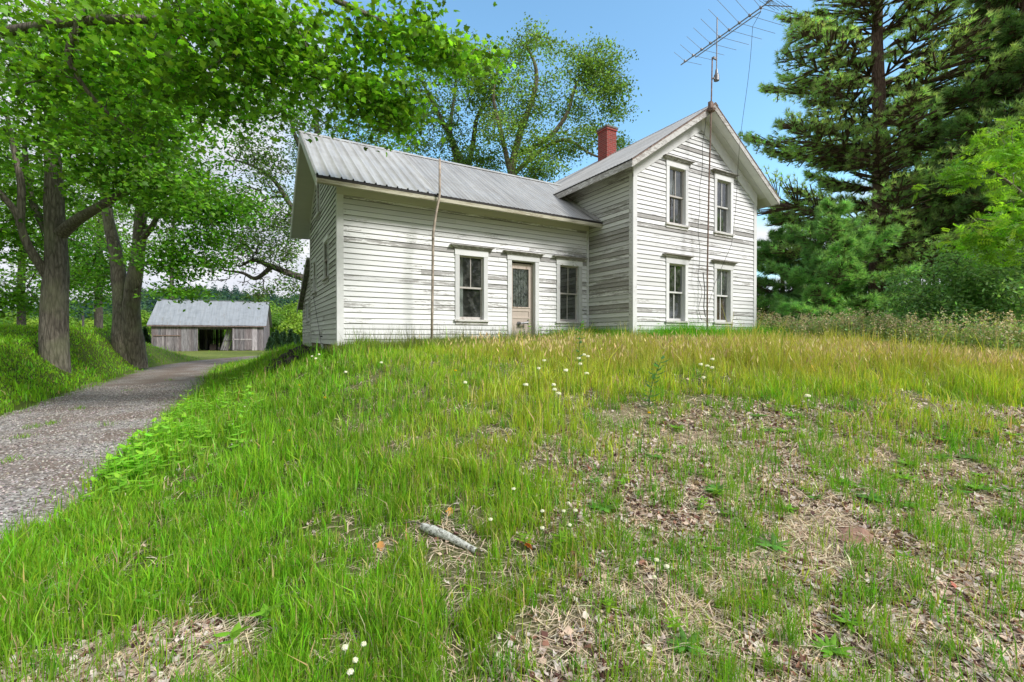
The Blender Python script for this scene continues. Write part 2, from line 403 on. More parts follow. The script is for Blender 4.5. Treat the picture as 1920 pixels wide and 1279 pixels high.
def lace_mat():
    m, new, link, b, out = mat_base('lace_curtain')
    n = noise(new, link, coords(new, link, (1, 1, .7)), 19, 3, .5); w = new('ShaderNodeTexWave'); w.inputs['Scale'].default_value = 9; w.inputs['Distortion'].default_value = 2
    link(coords(new, link), w.inputs['Vector'])
    c = ramp(new, link, n, [(.42, (.10, .105, .10)), (.58, (.42, .43, .41))])
    c = mix(new, link, .35, c, w.outputs[0], 'MULTIPLY')
    link(c, b.inputs['Base Color']); b.inputs['Roughness'].default_value = .9; return m
M['lace'] = lace_mat()
M['leaf'] = foliage('maple_leaf', .45)
M['leaf_far'] = foliage('tree_leaf', .42)
M['needle'] = foliage('pine_needle', .44, spec=.3)
M['grass'] = foliage('grass_blade', .33, rough=.45, spec=.3)
M['dry'] = foliage('dry_leaf', .15, rough=.8, spec=.1)
M['petal'] = foliage('petal', .3, rough=.7, spec=.1)
M['bark'] = bark_mat('maple_bark', (.10, .085, .068), (.30, .265, .215))
M['bark_dark'] = bark_mat('dark_bark', (.055, .048, .042), (.17, .15, .13))
M['bark_pale'] = bark_mat('pale_bark', (.13, .11, .085), (.33, .28, .21))
M['bark_pine'] = bark_mat('pine_bark', (.09, .055, .04), (.24, .16, .12))

def ground_mat():
    m, new, link, b, out = mat_base('ground_soil')
    at_ = new('ShaderNodeAttribute'); at_.attribute_name = 'Col'; sp = new('ShaderNodeSeparateColor'); link(at_.outputs['Color'], sp.inputs[0])
    v = coords(new, link)
    n1 = noise(new, link, v, 38, 8, .7); n2 = noise(new, link, v, 3.2, 6, .6); n3 = noise(new, link, coords(new, link, (60, 22, 30)), 1, 5, .7, 1.2)
    litter = ramp(new, link, n1, [(.28, (.045, .03, .024)), (.46, (.26, .185, .15)), (.6, (.46, .36, .30)), (.75, (.62, .53, .47))])
    straw = ramp(new, link, n3, [(.3, (.24, .17, .11)), (.7, (.60, .49, .35))])
    c = mix(new, link, ramp(new, link, n2, [(.38, 0.), (.62, 1.)]), litter, straw)
    green = ramp(new, link, n1, [(.3, (.045, .065, .012)), (.7, (.13, .18, .035))])
    c = mix(new, link, sp.outputs[0], c, green)
    far = ramp(new, link, n2, [(.3, (.10, .16, .03)), (.7, (.24, .26, .07))])
    c = mix(new, link, sp.outputs[1], c, far)
    link(c, b.inputs['Base Color']); b.inputs['Roughness'].default_value = .95; b.inputs['Specular IOR Level'].default_value = .1
    bump(new, link, b, math_(new, link, 'ADD', n1, n3), .9, .02); return m
def gravel_mat():
    m, new, link, b, out = mat_base('gravel')
    v = coords(new, link)
    vo = new('ShaderNodeTexVoronoi'); vo.inputs['Scale'].default_value = 42; link(v, vo.inputs['Vector']); vo.inputs['Randomness'].default_value = 1
    n2 = noise(new, link, v, .9, 5, .6); n1 = noise(new, link, v, 30, 6, .7)
    sp = new('ShaderNodeSeparateColor'); link(vo.outputs['Color'], sp.inputs[0])
    c = ramp(new, link, sp.outputs[0], [(.0, (.10, .09, .082)), (.45, (.30, .275, .26)), (.8, (.50, .475, .45)), (1, (.72, .69, .66))])
    brown = ramp(new, link, n1, [(.3, (.11, .078, .06)), (.7, (.33, .25, .205))])
    c = mix(new, link, ramp(new, link, n2, [(.42, 0.), (.60, .85)]), c, brown)
    at_ = new('ShaderNodeAttribute'); at_.attribute_name = 'Col'; s2 = new('ShaderNodeSeparateColor'); link(at_.outputs['Color'], s2.inputs[0])
    c = mix(new, link, s2.outputs[0], c, brown)
    link(c, b.inputs['Base Color']); b.inputs['Roughness'].default_value = .9; b.inputs['Specular IOR Level'].default_value = .2
    h = math_(new, link, 'SUBTRACT', n1, vo.outputs['Distance']); bump(new, link, b, h, 1., .02); return m
M['ground'] = ground_mat(); M['gravel'] = gravel_mat()

# ------------------------------------------------------------------ ground and drive
def axis(segs):
    out = []
    for a, b_, st in segs: out.append(np.arange(a, b_, st))
    return np.concatenate(out+[[segs[-1][1]]])
def grid_obj(name, xs, ys, zf, mat, colf):
    X, Y = np.meshgrid(xs, ys, indexing='ij'); Z = zf(X, Y)
    V = np.stack([X, Y, Z], -1).reshape(-1, 3); n, m_ = X.shape
    i = np.arange(n-1)[:, None]*m_ + np.arange(m_-1)[None]; i = i.ravel()
    F = np.stack([i, i+m_, i+m_+1, i+1], 1)
    return mesh_np(name, V, F, mat, col=colf(X, Y).reshape(-1, 3), smooth=True)
xs = axis([(-2500, -500, 250), (-500, -60, 20), (-60, -12, 2), (-12, -5, .25), (-5, 7, .08), (7, 16, .16), (16, 40, 1), (40, 400, 20), (400, 2500, 300)])
ys = axis([(-2500, -100, 300), (-100, -6, 4), (-6, 0, .3), (0, 9, .08), (9, 30, .25), (30, 60, 1), (60, 500, 12), (500, 2500, 250)])
def gcol(X, Y):
    far = sstep(24, 34, np.hypot(X, Y))
    return np.stack([np.clip(lushness(X, Y)*1.0, 0, 1), far, far*0], -1)
ground = grid_obj('ground', xs, ys, lambda X, Y: H(X, Y), M['ground'], gcol); tag(ground, kind='structure')
def dz(X, Y):
    e = np.abs(X)/(DRIVE_HW+.35)
    Xw = X + drive_c(Y)
    return Xw, H(Xw, Y) + .03 - .09*sstep(.72, 1.0, e + (fbm(Xw*.9, Y*.9, 5)-.5)*.3)
def drive():
    us = np.linspace(-DRIVE_HW-.4, DRIVE_HW+.4, 46); vs = axis([(-8, 1, .5), (1, 14, .1), (14, 45.5, .3)])
    U, Yv = np.meshgrid(us, vs, indexing='ij'); X, Z = dz(U, Yv)
    V = np.stack([X, Yv, Z], -1).reshape(-1, 3); n, m_ = U.shape
    i = (np.arange(n-1)[:, None]*m_ + np.arange(m_-1)[None]).ravel(); F = np.stack([i, i+m_, i+m_+1, i+1], 1)
    br = sstep(9, 20, Yv)*.45 + .40*np.exp(-(U/.32)**2)*(.4+fbm(U*3, Yv*.8, 8)) + .45*sstep(1.05, 1.5, np.abs(U))
    o = mesh_np('gravel_road', V, F, M['gravel'], col=np.stack([br, br, br], -1).reshape(-1, 3), smooth=True)
    return tag(o, kind='structure')
drive()

# ------------------------------------------------------------------ the farmhouse
GX, GY, GZ = np.array([1., 0, 0]), np.array([0, 1., 0]), np.array([0, 0, 1.])
XA, XB, XC = 1.819, 9.018, 14.518
YW, YM, YR = 10.8, 8.973, 15.62           # wing front, main front, wing rear
YMB = 17.4                                # rear of the main block
Z0 = 1.43                                 # bottom of the siding
EXPO = .122
RNG = np.random.default_rng(11)
house = empty('farmhouse', (8, 12, 1.3), 'old white two storey clapboard farmhouse with peeling paint and metal roofs on the grassy rise', 'house')

def siding(name, frame, u0, u1, z0, ztop, holes, mat, wear=0., gable=None):
    """lapped boards. gable = (uc, zapex, slope): boards end at the rakes"""
    o, u, n, w = frame; mb = MB(frame); z = z0; k = 0
    while z < ztop-.01:
        zt = min(z+EXPO, ztop)
        def lim(zz):
            a, b_ = u0, u1
            if gable:
                hw = (gable[1]-zz)/gable[2]; a = max(a, gable[0]-hw); b_ = min(b_, gable[0]+hw)
            return a, b_
        (ab, bb), (at_, bt) = lim(z), lim(zt)
        if bb-ab < .05: break
        # vertical cut levels from holes
        lv = sorted({z, zt} | {h[2] for h in holes if z < h[2] < zt} | {h[3] for h in holes if z < h[3] < zt})
        tonec, wearc = RNG.random(), np.clip(RNG.normal(.42+wear, .17), 0, 1)
        if RNG.random() < .06: wearc = min(1, wearc+.35)
        cuts = [ab]
        while cuts[-1] < bb: cuts.append(cuts[-1]+RNG.uniform(1.8, 4.6))
        cuts[-1] = bb
        if len(cuts) > 2 and cuts[-1]-cuts[-2] < .4: cuts.pop(-2)
        for c0, c1 in zip(cuts[:-1], cuts[1:]):
            tone = np.clip(tonec+RNG.normal(0, .12), 0, 1); wr = np.clip(wearc+RNG.normal(0, .10), 0, 1)
            off = RNG.normal(0, .0012); dzb = RNG.normal(0, .0015)
            for l0, l1 in zip(lv[:-1], lv[1:]):
                seg = [(c0, c1)]
                for h in holes:
                    if h[2] < (l0+l1)/2 < h[3]:
                        s2 = []
                        for a, b_ in seg:
                            if h[1] <= a or h[0] >= b_: s2.append((a, b_)); continue
                            if h[0] > a: s2.append((a, h[0]))
                            if h[1] < b_: s2.append((h[1], b_))
                        seg = s2
                for a, b_ in seg:
                    if b_-a < .01: continue
                    g0 = .0015 if a > ab+.001 else 0; g1 = .0015 if b_ < bb-.001 else 0
                    ta = max(a, at_) if a <= ab+1e-6 else a; tb = min(b_, bt) if b_ >= bb-1e-6 else b_
                    if ta >= tb: ta = tb = (a+b_)/2
                    f0 = .021 - .018*(l0-z)/EXPO + off; f1 = .021 - .018*(l1-z)/EXPO + off
                    q0 = l0 + (dzb if l0 == z else 0)
                    P = [(a+g0, 0, q0), (b_-g1, 0, q0), (b_-g1, f0, q0), (a+g0, f0, q0),
                         (ta+g0, 0, l1+.002), (tb-g1, 0, l1+.002), (tb-g1, f1, l1+.002), (ta+g0, f1, l1+.002)]
                    mb.hexa(P, (wr, tone, 0))
                    if l0 == z: mb.add([(a+g0, .002, q0-.0008), (b_-g1, .002, q0-.0008), (b_-g1, f0, q0-.0008), (a+g0, f0, q0-.0008)], [(0, 1, 2, 3)], (wr, tone, 1)); mb.add([(a+g0, f0+.0006, q0-.0008), (b_-g1, f0+.0006, q0-.0008), (b_-g1, f0+.0001, q0+.0045), (a+g0, f0+.0001, q0+.0045)], [(0, 1, 2, 3)], (wr, tone, .4+.6*wr))  # bare lower edge, darkened to paint in the shadow line under each board
        z = zt; k += 1
    # sheathing behind the boards
    return mb.build(name, mat, house)

FR_WING = (np.array([0, YW, 0]), GX, -GY, GZ)
FR_MAIN = (np.array([0, YM, 0]), GX, -GY, GZ)
FR_WLEFT = (np.array([XA, 0, 0]), GY, -GX, GZ)
FR_MLEFT = (np.array([XB, 0, 0]), GY, -GX, GZ)
FR_MRIGHT = (np.array([XC, 0, 0]), GY, GX, GZ)
FR_BACK = (np.array([0, YR, 0]), GX, GY, GZ)
FR_MBACK = (np.array([0, YMB, 0]), GX, GY, GZ)
# openings (u0, u1, z0, z1)
W_WING = [(4.751, 5.450, 2.057, 3.70), (7.919, 8.616, 2.057, 3.70)]
W_DOOR = (6.296, 7.062, 1.46, 3.695)
W_M = [(10.384, 11.069, 2.07, 3.70), (12.498, 13.182, 2.07, 3.70), (10.384, 11.069, 4.83, 6.44), (12.498, 13.182, 4.83, 6.44)]
W_L = [(12.05, 12.72, 3.10, 4.02), (14.25, 14.78, 2.93, 3.80), (13.45, 13.98, 5.02, 6.10)]
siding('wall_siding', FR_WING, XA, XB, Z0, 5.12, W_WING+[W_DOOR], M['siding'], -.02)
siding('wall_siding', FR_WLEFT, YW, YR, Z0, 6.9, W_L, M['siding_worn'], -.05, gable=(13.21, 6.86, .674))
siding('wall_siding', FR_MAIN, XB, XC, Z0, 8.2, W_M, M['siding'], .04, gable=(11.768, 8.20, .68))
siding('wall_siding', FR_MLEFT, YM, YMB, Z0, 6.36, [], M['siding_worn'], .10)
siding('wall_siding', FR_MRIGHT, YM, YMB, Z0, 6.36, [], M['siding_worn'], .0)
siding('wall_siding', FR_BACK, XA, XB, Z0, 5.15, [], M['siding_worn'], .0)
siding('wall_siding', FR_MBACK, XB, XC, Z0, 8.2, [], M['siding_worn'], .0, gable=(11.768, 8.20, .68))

def tc_(w=.35, t=.5): return (w, t, 0.)
def corner(frame, u0, u1, z0, z1, mat, nout=.032):
    MB(frame).box(u0, u1, .001, nout, z0, z1, tc_(.45+RNG.normal(0, .05))).build('corner_board', mat, house)
corner(FR_WING, XA-.033, XA+.115, Z0-.02, 4.80, M['trim'])
corner(FR_WLEFT, YW+.002, YW+.11, Z0-.02, 4.80, M['trim_worn'], .030)
corner(FR_WLEFT, YR-.10, YR, Z0-.02, 4.85, M['trim_worn'], .030)
corner(FR_WING, XB-.10, XB-.022, Z0-.02, 4.80, M['trim'])
corner(FR_MAIN, XB-.033, XB+.115, Z0-.03, 5.98, M['trim'])
corner(FR_MLEFT, YM+.002, YM+.125, Z0-.03, 6.0, M['trim_worn'], .030)
corner(FR_MAIN, XC-.115, XC+.033, Z0-.03, 5.98, M['trim'])
corner(FR_MRIGHT, YM+.002, YM+.11, Z0-.03, 6.0, M['trim'], .030)

def window(frame, o4, sash_mat, style='full', lower=None, cap=True, head=.155, casing=.115, wear=.45, rec=0.):
    u0, u1, z0, z1 = o4
    t = lambda: tc_(np.clip(wear+RNG.normal(0, .08), 0, 1), RNG.random())
    mb = MB(frame)
    mb.box(u0-casing, u0, .002, .036, z0-.002, z1, t()); mb.box(u1, u1+casing, .002, .036, z0-.002, z1, t())
    # jambs lining the opening
    mb.box(u0-.012, u0-.001, -.14, .030, z0, z1, t()); mb.box(u1+.001, u1+.012, -.14, .030, z0, z1, t()); mb.box(u0, u1, -.14, .030, z1-.001, z1+.011, t())
    w = mb.build('window', M['trim'], house)
    hb = MB(frame)
    hb.box(u0-casing-.012, u1+casing+.012, .002, .042, z1, z1+head, t())
    w_head = hb.build('header_board', M['trim'], w)
    if cap:
        c = MB(frame); a, b_ = u0-casing, u1+casing
        for k, (dx, nn, h) in enumerate([(.035, .062, .026), (.07, .088, .026), (.105, .112, .022), (.15, .140, .018)]):
            zz = z1+head+sum([.026, .026, .022][:k]); c.box(a-dx, b_+dx, .002, nn, zz+.0005, zz+h-.0005, tc_(RNG.uniform(.6, .95), RNG.random()))
        c.build('cap_moulding', M['trim_worn'], w)
    s = MB(frame); s.box(u0-casing-.03, u1+casing+.03, -.13, .075, z0-.052, z0, t()); s.box(u0-casing, u1+casing, .002, .034, z0-.13, z0-.053, t())
    s.build('sill', M['trim_worn'], w)
    zm = (z0+z1)/2
    for which, (a, b_, nn) in enumerate([(zm-.02, z1, -.045+rec), (z0, zm+.02, -.085+rec*1.2)]):
        m = MB(frame); st = .042
        m.box(u0, u0+st, nn-.035, nn, a, b_, t()); m.box(u1-st, u1, nn-.035, nn, a, b_, t())
        m.box(u0+st, u1-st, nn-.035, nn-.001, b_-.04, b_, t()); m.box(u0+st, u1-st, nn-.035, nn-.001, a, a+(.045 if which == 0 else .07), t())
        if not (style == 'open_lower' and which == 1):
            um = (u0+u1)/2; m.box(um-.012, um+.012, nn-.03, nn-.004, a+.04, b_-.04, t())
        sh = m.build('sash', sash_mat, w)
        g = MB(frame); g.box(u0+st-.005, u1-st+.005, nn-.021, nn-.017, a+.03, b_-.03); g.build('pane', M['glass'], sh)
        if which == 1 and lower:
            p = MB(frame); p.box(u0+.01, u1-.01, nn-.075, nn-.055, a, b_-.02, t()); p.build('inner_board', lower, sh)
    return w
window(FR_WING, W_WING[0], M['sash'], 'open_lower'); window(FR_WING, W_WING[1], M['sash'])
window(FR_MAIN, W_M[0], M['sash_white'], lower=M['interior_dark']); window(FR_MAIN, W_M[1], M['sash_white'], lower=M['brown_board'])
window(FR_MAIN, W_M[2], M['sash']); window(FR_MAIN, W_M[3], M['sash_white'])
for o4 in W_L: window(FR_WLEFT, o4, M['sash'], cap=False, head=.10, casing=.06, wear=.6, rec=.062)

def make_door():
    u0, u1, z0, z1 = W_DOOR; fr = FR_WING; t = lambda w=.5: tc_(w, RNG.random())
    mb = MB(fr)
    mb.box(u0-.125, u0, .002, .038, z0-.03, z1, t()); mb.box(u1, u1+.125, .002, .038, z0-.03, z1, t())
    mb.box(u0-.014, u0-.001, -.2, .03, z0, z1, t()); mb.box(u1+.001, u1+.014, -.2, .03, z0, z1, t()); mb.box(u0, u1, -.2, .03, z1, z1+.012, t())
    d = mb.build('door_frame', M['trim'], house)
    h = MB(fr); h.box(u0-.14, u1+.14, .002, .044, z1+.013, z1+.15, t()); h.build('header_board', M['trim'], d)
    c = MB(fr)
    for k, (dx, nn, hh) in enumerate([(.03, .064, .026), (.065, .09, .026), (.10, .115, .022), (.145, .142, .018)]):
        zz = z1+.15+sum([.026, .026, .022][:k]); c.box(u0-.125-dx, u1+.125+dx, .002, nn, zz+.0005, zz+hh-.0005, t(.62))
    c.build('cap_moulding', M['trim_worn'], d)
    n0, n1 = -.135, -.095; zt = z1-.05
    q = MB(fr); zg0, zg1 = 2.44, 3.50
    q.box(u0+.004, u0+.10, n0, n1, z0, zt, t()); q.box(u1-.14, u1-.004, n0, n1, z0, zt, t())
    q.box(u0+.10, u1-.14, n0, n1, zg1, zt, t()); q.box(u0+.10, u1-.14, n0, n1, zg0-.12, zg0, t())
    q.box(u0+.10, u1-.14, n0, n1-.014, z0, zg0-.12, t()); q.box(u0+.10, u1-.14, n0, n1, z0, z0+.2, t()); q.box(u0+.10, u1-.14, n0, n1-.002, 2.12, 2.17, t())
    q.box(u0+.06, u1-.10, n1, n1+.016, zg0-.03, zg0, t(.7))
    leaf = q.build('door', M['door_wood'], house)
    g = MB(fr); g.box(u0+.09, u1-.13, n0+.02, n0+.024, zg0-.01, zg1+.01); g.build('pane', M['glass'], leaf)
    l = MB(fr)
    us = np.linspace(u0+.09, u1-.13, 40); nn = n0-.03+.012*np.sin(us*75)
    P = [(a, b_, z) for z in (zg0-.02, zg1+.02) for a, b_ in zip(us, nn)]; k = len(us)
    l.add(P, [(i, i+1, k+i+1, k+i) for i in range(k-1)]); l.build('lace_curtain', M['lace'], leaf)
    kn = MB(fr); c0 = (u0+.30, n1+.001, 1.98)
    kn.tube([(c0[0], n1-.01, c0[2]), (c0[0], n1+.02, c0[2])], .062, 6)
    kn.tube([(c0[0], n1+.02, c0[2]), (c0[0]+.02, n1+.09, c0[2]), (c0[0]+.10, n1+.10, c0[2]+.01), (c0[0]+.24, n1+.10, c0[2]+.03)], [.03, .03, .028, .034], 8)
    kn.tube([(c0[0]+.23, n1+.10, c0[2]-.03), (c0[0]+.23, n1+.10, c0[2]+.10)], .016, 6)
    kn.build('door_handle', M['grey_metal'], leaf)
    st = MB(fr); st.box(u0-.15, u1+.15, -.1, .16, z0-.09, z0-.002, t(.8)); st.build('door_step', M['trim_worn'], house)
make_door()

# roofs -------------------------------------------------------------
def ribbed(name, x0, x1, e0, e1, axis_, ribs, mat, parent, ribh=.036, ribw=.030, seed=0, thick=.004):
    """ribbed sheet between eave point e0=(h,z) and ridge point e1; axis_ 'x' runs the ribs' spacing along X, 'y' along Y"""
    us = [x0]; hs = [0.]
    x = x0+.01
    while x < x1-ribw*2.2:
        us += [x, x+ribw*.45, x+ribw*1.15, x+ribw*1.6]; hs += [0, ribh, ribh, 0]
        mid = x+ribs/2
        if ribs > .2: us += [mid-.02, mid, mid+.02]; hs += [0, ribh*.25, 0]
        x += ribs
    us.append(x1); hs.append(0.)
    us, hs = np.array(us), np.array(hs); o_ = np.argsort(us, kind='stable'); us, hs = us[o_], hs[o_]
    d = np.array([e1[0]-e0[0], e1[1]-e0[1]]); L = np.hypot(*d); nrm = np.array([-d[1], d[0]])/L
    if nrm[1] < 0: nrm = -nrm
    S = np.linspace(0, 1, 26); U, SS = np.meshgrid(us, S, indexing='ij'); Hh = np.repeat(hs[:, None], len(S), 1)
    Hh = Hh + (fbm(U*1.1+seed, SS*L*1.1, 40+seed)-.5)*.03*np.sin(np.pi*SS)**.5
    a = e0[0]+d[0]*SS+nrm[0]*Hh; z = e0[1]+d[1]*SS+nrm[1]*Hh
    V = np.stack([U, a, z] if axis_ == 'x' else [a, U, z], -1).reshape(-1, 3)
    n, m_ = U.shape; i = (np.arange(n-1)[:, None]*m_+np.arange(m_-1)[None]).ravel()
    return mesh_np(name, V, np.stack([i, i+m_, i+m_+1, i+1], 1), mat, parent)
WX0, WYF, WZE, WYB, WZR, WYM_ = 1.279, 10.169, 4.945, 16.255, 6.995, 13.212
wing_roof = MB()
def slab(mb, P0, P1, ex0, ex1, th, axis_, c=(.5, .5, .5)):
    """flat sloping board under a roof: P0,P1 = (h,z) top corners, ex0..ex1 extent"""
    q = []
    for e in (ex0, ex1):
        for (h, z) in (P0, P1): q.append((e, h, z) if axis_ == 'x' else (h, e, z))
    a, b_, c_, d = q
    lo = [tuple(np.array(v)-np.array([0, 0, th])) for v in (a, b_, d, c_)]
    mb.hexa(lo+[a, b_, d, c_], c); return mb
G = .020
slab(wing_roof, (WYF+.02, WZE-G), (WYM_, WZR-G), WX0+.02, XB+.001, .05, 'x')
slab(wing_roof, (WYB-.02, WZE-G), (WYM_+.001, WZR-G), WX0+.02, XB+.001, .05, 'x')
wr = wing_roof.build('wing_roof', M['dark'], house)
ribbed('roof_sheet', WX0, 4.02, (WYF, WZE), (WYM_, WZR), 'x', .238, M['roof'], wr, seed=1)
ribbed('roof_sheet', 4.0, XB-.002, (WYF-.003, WZE-.006), (WYM_, WZR-.006), 'x', .125, M['roof_dark'], wr, ribh=.010, ribw=.016, seed=5)
ribbed('roof_sheet', WX0, XB+1.6, (WYB, WZE), (WYM_, WZR), 'x', .238, M['roof'], wr, seed=7)
rc = MB(); 
for sgn in (-1, 1):
    rc.hexa([(WX0-.01, WYM_, WZR+.022), (XB+1.9, WYM_, WZR+.022), (XB+1.9, WYM_+sgn*.13, WZR+.022-.088), (WX0-.01, WYM_+sgn*.13, WZR+.022-.088),
             (WX0-.01, WYM_, WZR+.030), (XB+1.9, WYM_, WZR+.030), (XB+1.9, WYM_+sgn*.13, WZR+.030-.088), (WX0-.01, WYM_+sgn*.13, WZR+.030-.088)])
rc.build('ridge_cap', M['roof'], wr)
ribbed('valley_sheet', XB, XB+.95, (WYF+1.17/.674, WZE+1.17-.006), (WYM_, WZR-.006), 'x', .125, M['roof_dark'], wr, ribh=.010, ribw=.016, seed=5)
# wing soffits, fascia, frieze, rake boards
def soffit_wing():
    s = MB(); t = lambda w=.4: tc_(w, RNG.random()); sl = .674; dn = .15
    slab(s, (WYF+.035, WZE-dn), (YW-.001, WZE-dn+sl*(YW-.036-WYF)), WX0+.035, XB-.02, .018, 'x', t())
    slab(s, (WYB-.035, WZE-dn), (YR+.001, WZE-dn+sl*(WYB-YR-.036)), WX0+.035, XB-.02, .018, 'x', t())
    s.build_each('soffit', M['soffit'], wr)
    f = MB(); f.box(WX0+.03, XB-.004, WYF+.004, WYF+.034, WZE-dn-.0, WZE-.05, t(.6)); f.box(WX0+.03, XB-.004, WYB-.034, WYB-.004, WZE-dn-.0, WZE-.05, t(.6))
    f.build_each('fascia_board', M['fascia'], wr)
    e = MB(); e.box(WX0+.015, XB-.003, WYF+.001, WYF+.0035, WZE-.062, WZE-.012); e.build_each('roof_edge', M['dark'], wr)
    fr = MB(FR_WING); fr.box(XA-.034, XB-.022, .003, .038, 4.79, WZE-dn+.42, t(.5)); fr.build('frieze_board', M['soffit'], house)
    # rake soffit on the left gable end and rake boards
    r = MB()
    for (ya, yb) in ((WYF+.035, WYM_), (WYB-.035, WYM_)):
        slab(r, (ya, WZE-.16), (yb, WZR-.16-.02), WX0+.034, XA-.003, .015, 'x', t(.25))
    r.build_each('rake_soffit', M['soffit'], wr)
    rb = MB()
    for (ya, yb) in ((WYF+.002, WYM_), (WYB-.002, WYM_+.0005)):
        slab(rb, (ya, WZE-.03), (yb, WZR-.03), WX0+.002, WX0+.032, .20, 'x', t(.45))
    rb.build_each('rake_board', M['trim'], wr)
    ff = MB()
    for (ya, yb) in ((YW+.01, WYM_), (YR-.01, WYM_+.0005)):
        za = WZE-.18+.674*abs(ya-(WYF if ya < WYM_ else WYB)); slab(ff, (ya, za), (yb, WZR-.185), XA-.036, XA-.004, .20, 'x', t(.4))
    ff.build_each('rake_frieze', M['trim_worn'], house)
soffit_wing()
# main roof: ridge along Y at X=11.768
MXM, MHW, MYF, MZA, MZE = 11.768, 3.286, 8.479, 8.361, 6.125
MYB = YMB+.5; SLM = (MZA-MZE)/MHW
mr = MB()
slab(mr, (MXM-MHW+.02, MZE-G), (MXM, MZA-G), MYF+.02, MYB, .05, 'y'); slab(mr, (MXM+MHW-.02, MZE-G), (MXM+.001, MZA-G), MYF+.02, MYB, .05, 'y')
main_roof = mr.build('main_roof', M['dark'], house)
ribbed('roof_sheet', MYF, MYB, (MXM-MHW, MZE), (MXM, MZA), 'y', .125, M['roof'], main_roof, ribh=.012, ribw=.018, seed=11)
ribbed('roof_sheet', MYF, MYB, (MXM+MHW, MZE), (MXM, MZA), 'y', .125, M['roof'], main_roof, ribh=.012, ribw=.018, seed=13)
rc = MB()
for sgn in (-1, 1):
    a = [(MXM, y, MZA+.016) for y in (MYF-.01, MYB)]; b_ = [(MXM+sgn*.12, y, MZA+.016-.082) for y in (MYB, MYF-.01)]
    lo = a+b_; rc.hexa(lo+[(p[0], p[1], p[2]+.007) for p in lo])
rc.build('ridge_cap', M['roof'], main_roof)
def soffit_main():
    t = lambda w=.4: tc_(w, RNG.random())
    s = MB(); dn = .16
    for sg, xw in ((-1, XB), (1, XC)):
        xe = MXM+sg*(MHW-.035)
        slab(s, (xe, MZE-dn), (xw, MZE-dn+SLM*abs(xw-xe)), MYF+.035, MYB-.03, .018, 'y', t(.3))
    s.build_each('soffit', M['soffit'], main_roof)
    r = MB()
    for sg in (-1, 1):
        xe = MXM+sg*(MHW-.035); xm_ = MXM+sg*1.2
        slab(r, (xe, MZE-.165), (MXM, MZE-.165+SLM*(MHW-.035)), MYF+.035, YM-.235, .014, 'y', t(.2))
        slab(r, (xe-sg*.3, MZE-.165+SLM*.3), (MXM, MZE-.165+SLM*(MHW-.035)), YM-.228, YM-.003, .014, 'y', t(.25))
    r.build_each('rake_soffit', M['trim'], main_roof)
    rb = MB()
    for sg in (-1, 1):
        slab(rb, (MXM+sg*(MHW-.002), MZE-.045), (MXM+sg*.0003, MZA-.045), MYF+.003, MYF+.033, .17, 'y', t(.62))
    rb.build_each('rake_board', M['trim_worn'], main_roof)
    rl = MB()
    for sg in (-1, 1):
        slab(rl, (MXM+sg*(MHW-.002), MZE-.012), (MXM+sg*.0003, MZA-.012), MYF-.008, MYF+.012, .034, 'y')
    rl.build_each('roof_edge', M['rust'], main_roof)
    f = MB()
    for sg in (-1, 1):
        a, b_ = sorted((MXM+sg*(MHW-.004), MXM+sg*(MHW-.034))); f.box(a, b_, MYF+.034, MYB-.03, MZE-dn-.04, MZE-.035, t(.7))
    f.build_each('fascia_board', M['trim_worn'], main_roof)
    e = MB()
    for sg in (-1, 1):
        a, b_ = sorted((MXM+sg*(MHW-.001), MXM+sg*(MHW-.0035))); e.box(a, b_, MYF+.02, MYB-.03, MZE-.04, MZE-.012)
    e.build_each('roof_edge', M['dark'], main_roof)
    ff = MB()
    for sg, xw in ((-1, XB), (1, XC)):
        xe = xw+sg*.033; z0 = MZE-.185+SLM*(MHW-abs(xe-MXM)); slab(ff, (xe, z0), (MXM+sg*.0003, MZA-.20), YM-.040, YM-.004, .40, 'y', t(.25))
    ff.build_each('rake_frieze', M['trim'], house)
    fl = MB(FR_MLEFT); fl.box(YM+.03, 13.2, .003, .038, 5.98, MZE-dn+SLM*.5, t(.7)); fl.build('frieze_board', M['siding_worn'], house)
    fl = MB(FR_MRIGHT); fl.box(YM+.03, YMB, .003, .038, 5.98, MZE-dn+SLM*.5, t(.5)); fl.build('frieze_board', M['trim'], house)
    fw = MB(); slab(fw, (WYF+.06, WZE+.06), (WYF+1.7, WZE+.06+1.7*.674-.04), XB-.06, XB-.024, .06, 'x')
    slab(fw, (WYF+.03, WZE+.045), (WYF+1.9, WZE+.045+1.87*.674), XB-.30, XB-.061, .006, 'x'); fw.build('flashing', M['roof'], main_roof)
soffit_main()
# chimney
ch = MB(); cx, cy = 11.72, 13.0; ch.box(cx-.23, cx+.23, cy-.25, cy+.25, 7.6, 9.22); ch.box(cx-.26, cx+.26, cy-.28, cy+.28, 9.221, 9.30)
chim = ch.build('chimney', M['brick'], house)
cc = MB(); cc.box(cx-.28, cx+.28, cy-.30, cy+.30, 9.301, 9.36); cc.build('chimney_cap', M['concrete_cap'], chim)
# foundation
f = MB(); f.box(XA+.05, XB-.001, YW+.05, YR-.05, .3, Z0-.005); f.box(XB+.05, XC-.05, YM+.05, YMB-.05, .3, Z0-.005); f.build('foundation', M['stone'], house)
f = MB(FR_WLEFT)
for k, y in enumerate(np.arange(YW+.12, YR-.1, .52)):
    f.box(y, y+RNG.uniform(.36, .5), -.04+RNG.uniform(0, .015), -.012+RNG.uniform(0, .01), .55, Z0-.004-RNG.uniform(0, .01), (.5, RNG.random(), .5))
f.build('skirt_boards', M['plank'], house)
f = MB(FR_WLEFT); f.box(13.0, 13.28, -.008, .028, .55, Z0-.01, tc_(.4)); f.build('skirt_patch', M['trim_worn'], house)
